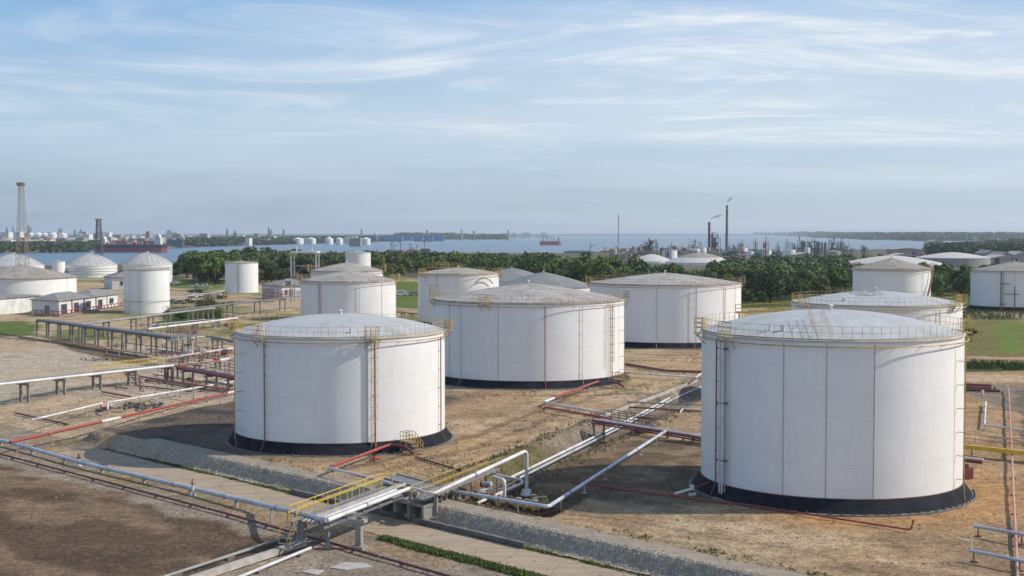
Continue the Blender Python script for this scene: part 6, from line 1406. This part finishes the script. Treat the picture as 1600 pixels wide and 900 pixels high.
for px, D, s, k, lab in ((1205, 405, 1.05, 4, "big round bright green tree beside the pale lorry"), (306, 545, 1.15, 3, "tall dark tree at the left end of the wood, foremost"), (325, 560, 1.2, 1, "tall tree just right of the foremost left one"), (275, 620, .8, 0, "small tree alone by the water left of the wood"),
                        (268, 640, .7, 5, "slim shrubby tree right of the tall upright tank's dome"), (98, 560, .5, 2, "bush between the two left domes"), (283, 330, .33, 2, "dark bush on the grass before the far rack"), (318, 352, .4, 4, "bushy green shrub behind the pale rack"), (330, 355, .35, 1, "small shrub right of the bushy one behind the pale rack"),
                        (1470, 395, .45, 3, "bright shrub right of the brown coned tank"), (1520, 262, .25, 3, "low green bush beside the smoke stained tank"), (1168, 418, .5, 2, "bush at the right rim of the wide tank"), (1192, 392, .4, 6, "small dark bush below the big round tree"), ):
    tree((px-800)/F*D, D, k, s, lab, None)
# the mass of the wood behind: one object
acc = []
lowv = [crown_arrays(11, 9, 20, 34, .62, 200+k, .4) for k in range(5)]
rest_z = height(np.array([c[0] for c in rest]), np.array([c[1] for c in rest]))
for (x, y, px, dd), z in zip(rest, rest_z):
    v = lowv[random.randrange(5)]; s = random.uniform(.55, 1.0)*(.82 if px > 1000 else 1)*(1.25 if random.random() < .06 else 1); a = random.uniform(0, 6.28); ca, sa = math.cos(a), math.sin(a)
    q = v*s; acc.append(np.stack([q[:, 0]*ca-q[:, 1]*sa+x, q[:, 0]*sa+q[:, 1]*ca+y, q[:, 2]+z], -1))
o = bpy.data.objects.new('woods', quads_mesh('woods', np.concatenate(acc), 'leaf_wood')); COL.objects.link(o); tag(o, "dense green wood between the tanks and the water", 'woods', None, 'stuff')
# far shore woods
def mass(name, n, fn_, h, w_, label, seed, lsz=2.0, mat='leaf_dark'):
    random.seed(seed); v = crown_arrays(h, w_, 8, 14, lsz, seed, .25); acc = []
    for _ in range(n):
        x, y = fn_(); s = random.uniform(.6, 1.2); a = random.uniform(0, 6.28); ca, sa = math.cos(a), math.sin(a); z = hz(x, y); q = v*s
        acc.append(np.stack([q[:, 0]*ca-q[:, 1]*sa+x, q[:, 0]*sa+q[:, 1]*ca+y, q[:, 2]+z-.5], -1))
    o = bpy.data.objects.new(name, quads_mesh(name, np.concatenate(acc), mat)); COL.objects.link(o); tag(o, label, 'woods', None, 'stuff')
def f_left():
    px = random.uniform(-250, 150); D = random.uniform(1.02, 1.25)*np.interp(px, [-900, 60, 130, 155], [1400, 1640, 1700, 2000]); return (px-800)/F*D, D
mass('far_woods', 1100, f_left, 7.5, 12, "dark wood along the left shore before the far town", 31)
def f_mid():
    px = random.uniform(285, 620); D = np.interp(px, [290, 440, 560, 700], [2280, 2850, 3400, 4900])*random.uniform(1.03, 1.35); return (px-800)/F*D, D
mass('far_woods', 900, f_mid, 9.5, 20, "dark wood on the far shore behind the row of six tanks", 32, 3.5)
def f_right():
    px = random.uniform(1180, 1720); D = np.interp(px, [1180, 1280, 1350, 1440, 1700], [15500, 7000, 5000, 4200, 4400])*random.uniform(1.03, 1.5); return (px-800)/F*D, D
mass('far_woods', 900, f_right, 15, 50, "hazy wooded ridge on the right horizon", 33, 9)
def f_r2():
    px = random.uniform(1455, 1720); D = random.uniform(1300, 1750) if random.random() < .6 else random.uniform(2000, 3200); D = min(D, float(np.interp(px, [1440, 1460, 1520, 1560, 1600, 1900], [1650, 1680, 1900, 2600, 3100, 3900]))*.97); return (px-800)/F*D, D
mass('far_woods', 650, f_r2, 9, 14, "dark scrub on the right shore", 34)
def f_rs():
    px = random.uniform(1120, 1400); D = random.uniform(540, 980); return (px-800)/F*D, D
mass('scrub', 420, f_rs, 5.5, 9, "low dark scrub between the wood and the port sheds", 36, .8, 'leaf_wood')
def f_pen():
    px = random.uniform(620, 790); D = random.uniform(5300, 6500); return (px-800)/F*D, D
mass('far_woods', 260, f_pen, 14, 40, "hazy wooded point beyond the blue halls", 35, 6)
# weeds along the road and slope
def weeds(name, n, fn_, label, hgt=(.15, .45), seed=1, mat='weed'):
    random.seed(seed); r = np.random.RandomState(seed); out_ = []
    P_ = np.array([fn_() for _ in range(n)]) if not hasattr(fn_, 'many') else fn_.many(n); Z_ = height(P_[:, 0], P_[:, 1])
    for (x, y), z in zip(P_, Z_):
        for j in range(5):
            a = r.uniform(0, 6.28); h = r.uniform(*hgt); dx, dy = math.cos(a)*.045, math.sin(a)*.045; ox, oy = r.normal(0, .12, 2); lx, ly = r.normal(0, h*.4, 2)
            out_ += [(x+ox-dx, y+oy-dy, z-.02), (x+ox+dx, y+oy+dy, z-.02), (x+ox+lx+dx*.5, y+oy+ly+dy*.5, z+h), (x+ox+lx-dx*.5, y+oy+ly-dy*.5, z+h*.95)]
    o = bpy.data.objects.new(name, quads_mesh(name, np.array(out_), mat)); COL.objects.link(o); tag(o, label, 'grass', None, 'stuff')
def band(sa, sb, ua, ub, cl=1.0):
    def f(): return 0, 0
    def many(n):
        q = np.random.RandomState(int(sa*10)); sv = q.uniform(sa, sb, n*12); u = q.uniform(ua, ub, n*12); ok = fbm(u*.25, sv*.9, 3) < cl-.5*q.uniform(size=n*12); sv, u = sv[ok][:n], u[ok][:n]
        return np.stack([(sv+u)/2, (sv-u)/2], 1)
    f.many = many
    return f
weeds('grass', 4200, band(87.7, 88.9, -108, -70, .82), "bright green grass strip beside the road below the gantry", (.08, .28), 41)
weeds('grass', 1500, band(95.7, 96.4, -182, -60, .62), "sparse weeds between the road and the stone slope", (.06, .2), 42)
weeds('grass', 160, band(101, 103.5, -150, -60, .5), "scattered weeds on the bank above the stone slope", (.06, .2), 43, 'dry_weed')
def f_h():
    px = random.uniform(1508, 1700); p = G(px, random.uniform(566, 577)+(px-1508)*.02); return p.x, p.y
weeds('hedge', 650, f_h, "low dark scrub in the strip behind the green field", (.2, .9), 45, 'leaf_dark')
def f_h2():
    px = random.uniform(1503, 1700); p = G(px, random.uniform(484, 500)); return p.x, p.y
weeds('hedge', 700, f_h2, "dark scrub in front of the tank at the right edge", (.2, 1.3), 46, 'leaf_dark')
def f_h3():
    px = random.uniform(265, 345); p = G(px, random.uniform(486, 498)); return p.x, p.y
weeds('hedge', 900, f_h3, "green scrub under the far pipe racks on the left", (.4, 1.9), 47, 'leaf')
def f_tr():
    while True:
        y = random.uniform(112, 160); t_ = random.choice((-50.3, -42.4))+random.gauss(0, .7); x = (t_+.383*y)/.924
        return x, y
weeds('grass', 420, f_tr, "dry scrub on the banks of the trench", (.1, .35), 44, 'dry_weed')

def f_yard(): return 0, 0
def _ym(n):
    q = np.random.RandomState(8); x = q.uniform(-75, 60, n*14); y = q.uniform(86, 245, n*14); tt = trench_t(x, y)
    ok = (fbm(x*.12+9, y*.12, 4) > .54) & (y-x > 104) & (x+y > 104) & (np.hypot(x+18, y-139) > 12.5) & (np.hypot(x-27, y-112) > 12.5) & (np.hypot(x-2.5, y-197) > 15.5) & ((tt > -92) | (y > 225)); return np.stack([x[ok][:n], y[ok][:n]], 1)
f_yard.many = _ym
weeds('grass', 1500, f_yard, "low dry tufts growing in patches over the tank yard", (.05, .22), 48, 'dry_weed')
# pebbles and clods scattered over the yard
random.seed(51); mb = MB(); CL = []
def clod(x, y, s):
    CL.append((x, y, s))
def clod2(x, y, s, z):
    p = [(x+s*math.cos(a)*random.uniform(.6, 1.1), y+s*math.sin(a)*random.uniform(.6, 1.1), z-.02) for a in (0, 1.3, 2.5, 3.8, 5.1)]
    mb.add(p+[(x+random.uniform(-.2, .2)*s, y, z+s*random.uniform(.4, .8))], [(i, (i+1) % 5, 5) for i in range(5)])
for _ in range(3800):
    u = random.random()
    if u < .45: s = random.uniform(74, 87); d = random.uniform(-150, -70); clod((s+d)/2, (s-d)/2, random.uniform(.04, .14))
    elif u < .8: clod(random.uniform(-5, 52), random.uniform(84, 150), random.uniform(.05, .2))
    else: clod(random.uniform(-60, 0), random.uniform(105, 190), random.uniform(.06, .22))
CL = np.array(CL)
for (x, y, s), z in zip(CL, height(CL[:, 0], CL[:, 1])): clod2(x, y, s, z)
MT['clod'] = M('clod_earth', (.24, .18, .125), (.15, .11, .08), .5, .95)
o = mb.build('pebbles', 'clod'); tag(o, "loose stones and clods scattered over the bare ground", 'stones', None, 'stuff')

# ------------------------------------------------------------------ haze
m = bpy.data.materials.new("haze_air"); m.use_nodes = True; t = m.node_tree; t.nodes.clear(); o_ = t.nodes.new("ShaderNodeOutputMaterial"); pv = t.nodes.new("ShaderNodeVolumePrincipled")
pv.inputs["Color"].default_value = (.86, .93, 1.0, 1); pv.inputs["Density"].default_value = 0.00007; pv.inputs["Anisotropy"].default_value = 0.2; t.links.new(pv.outputs[0], o_.inputs["Volume"]); MT['haze'] = m
hb_ = MB().box((0, 19000, 52), (64000, 80000, 118)).build('haze', 'haze', origin=(0, 19000, 52)); hb_['kind'] = 'stuff'; tag(hb_, "thin blue haze over the whole landscape", 'haze', None, 'stuff')
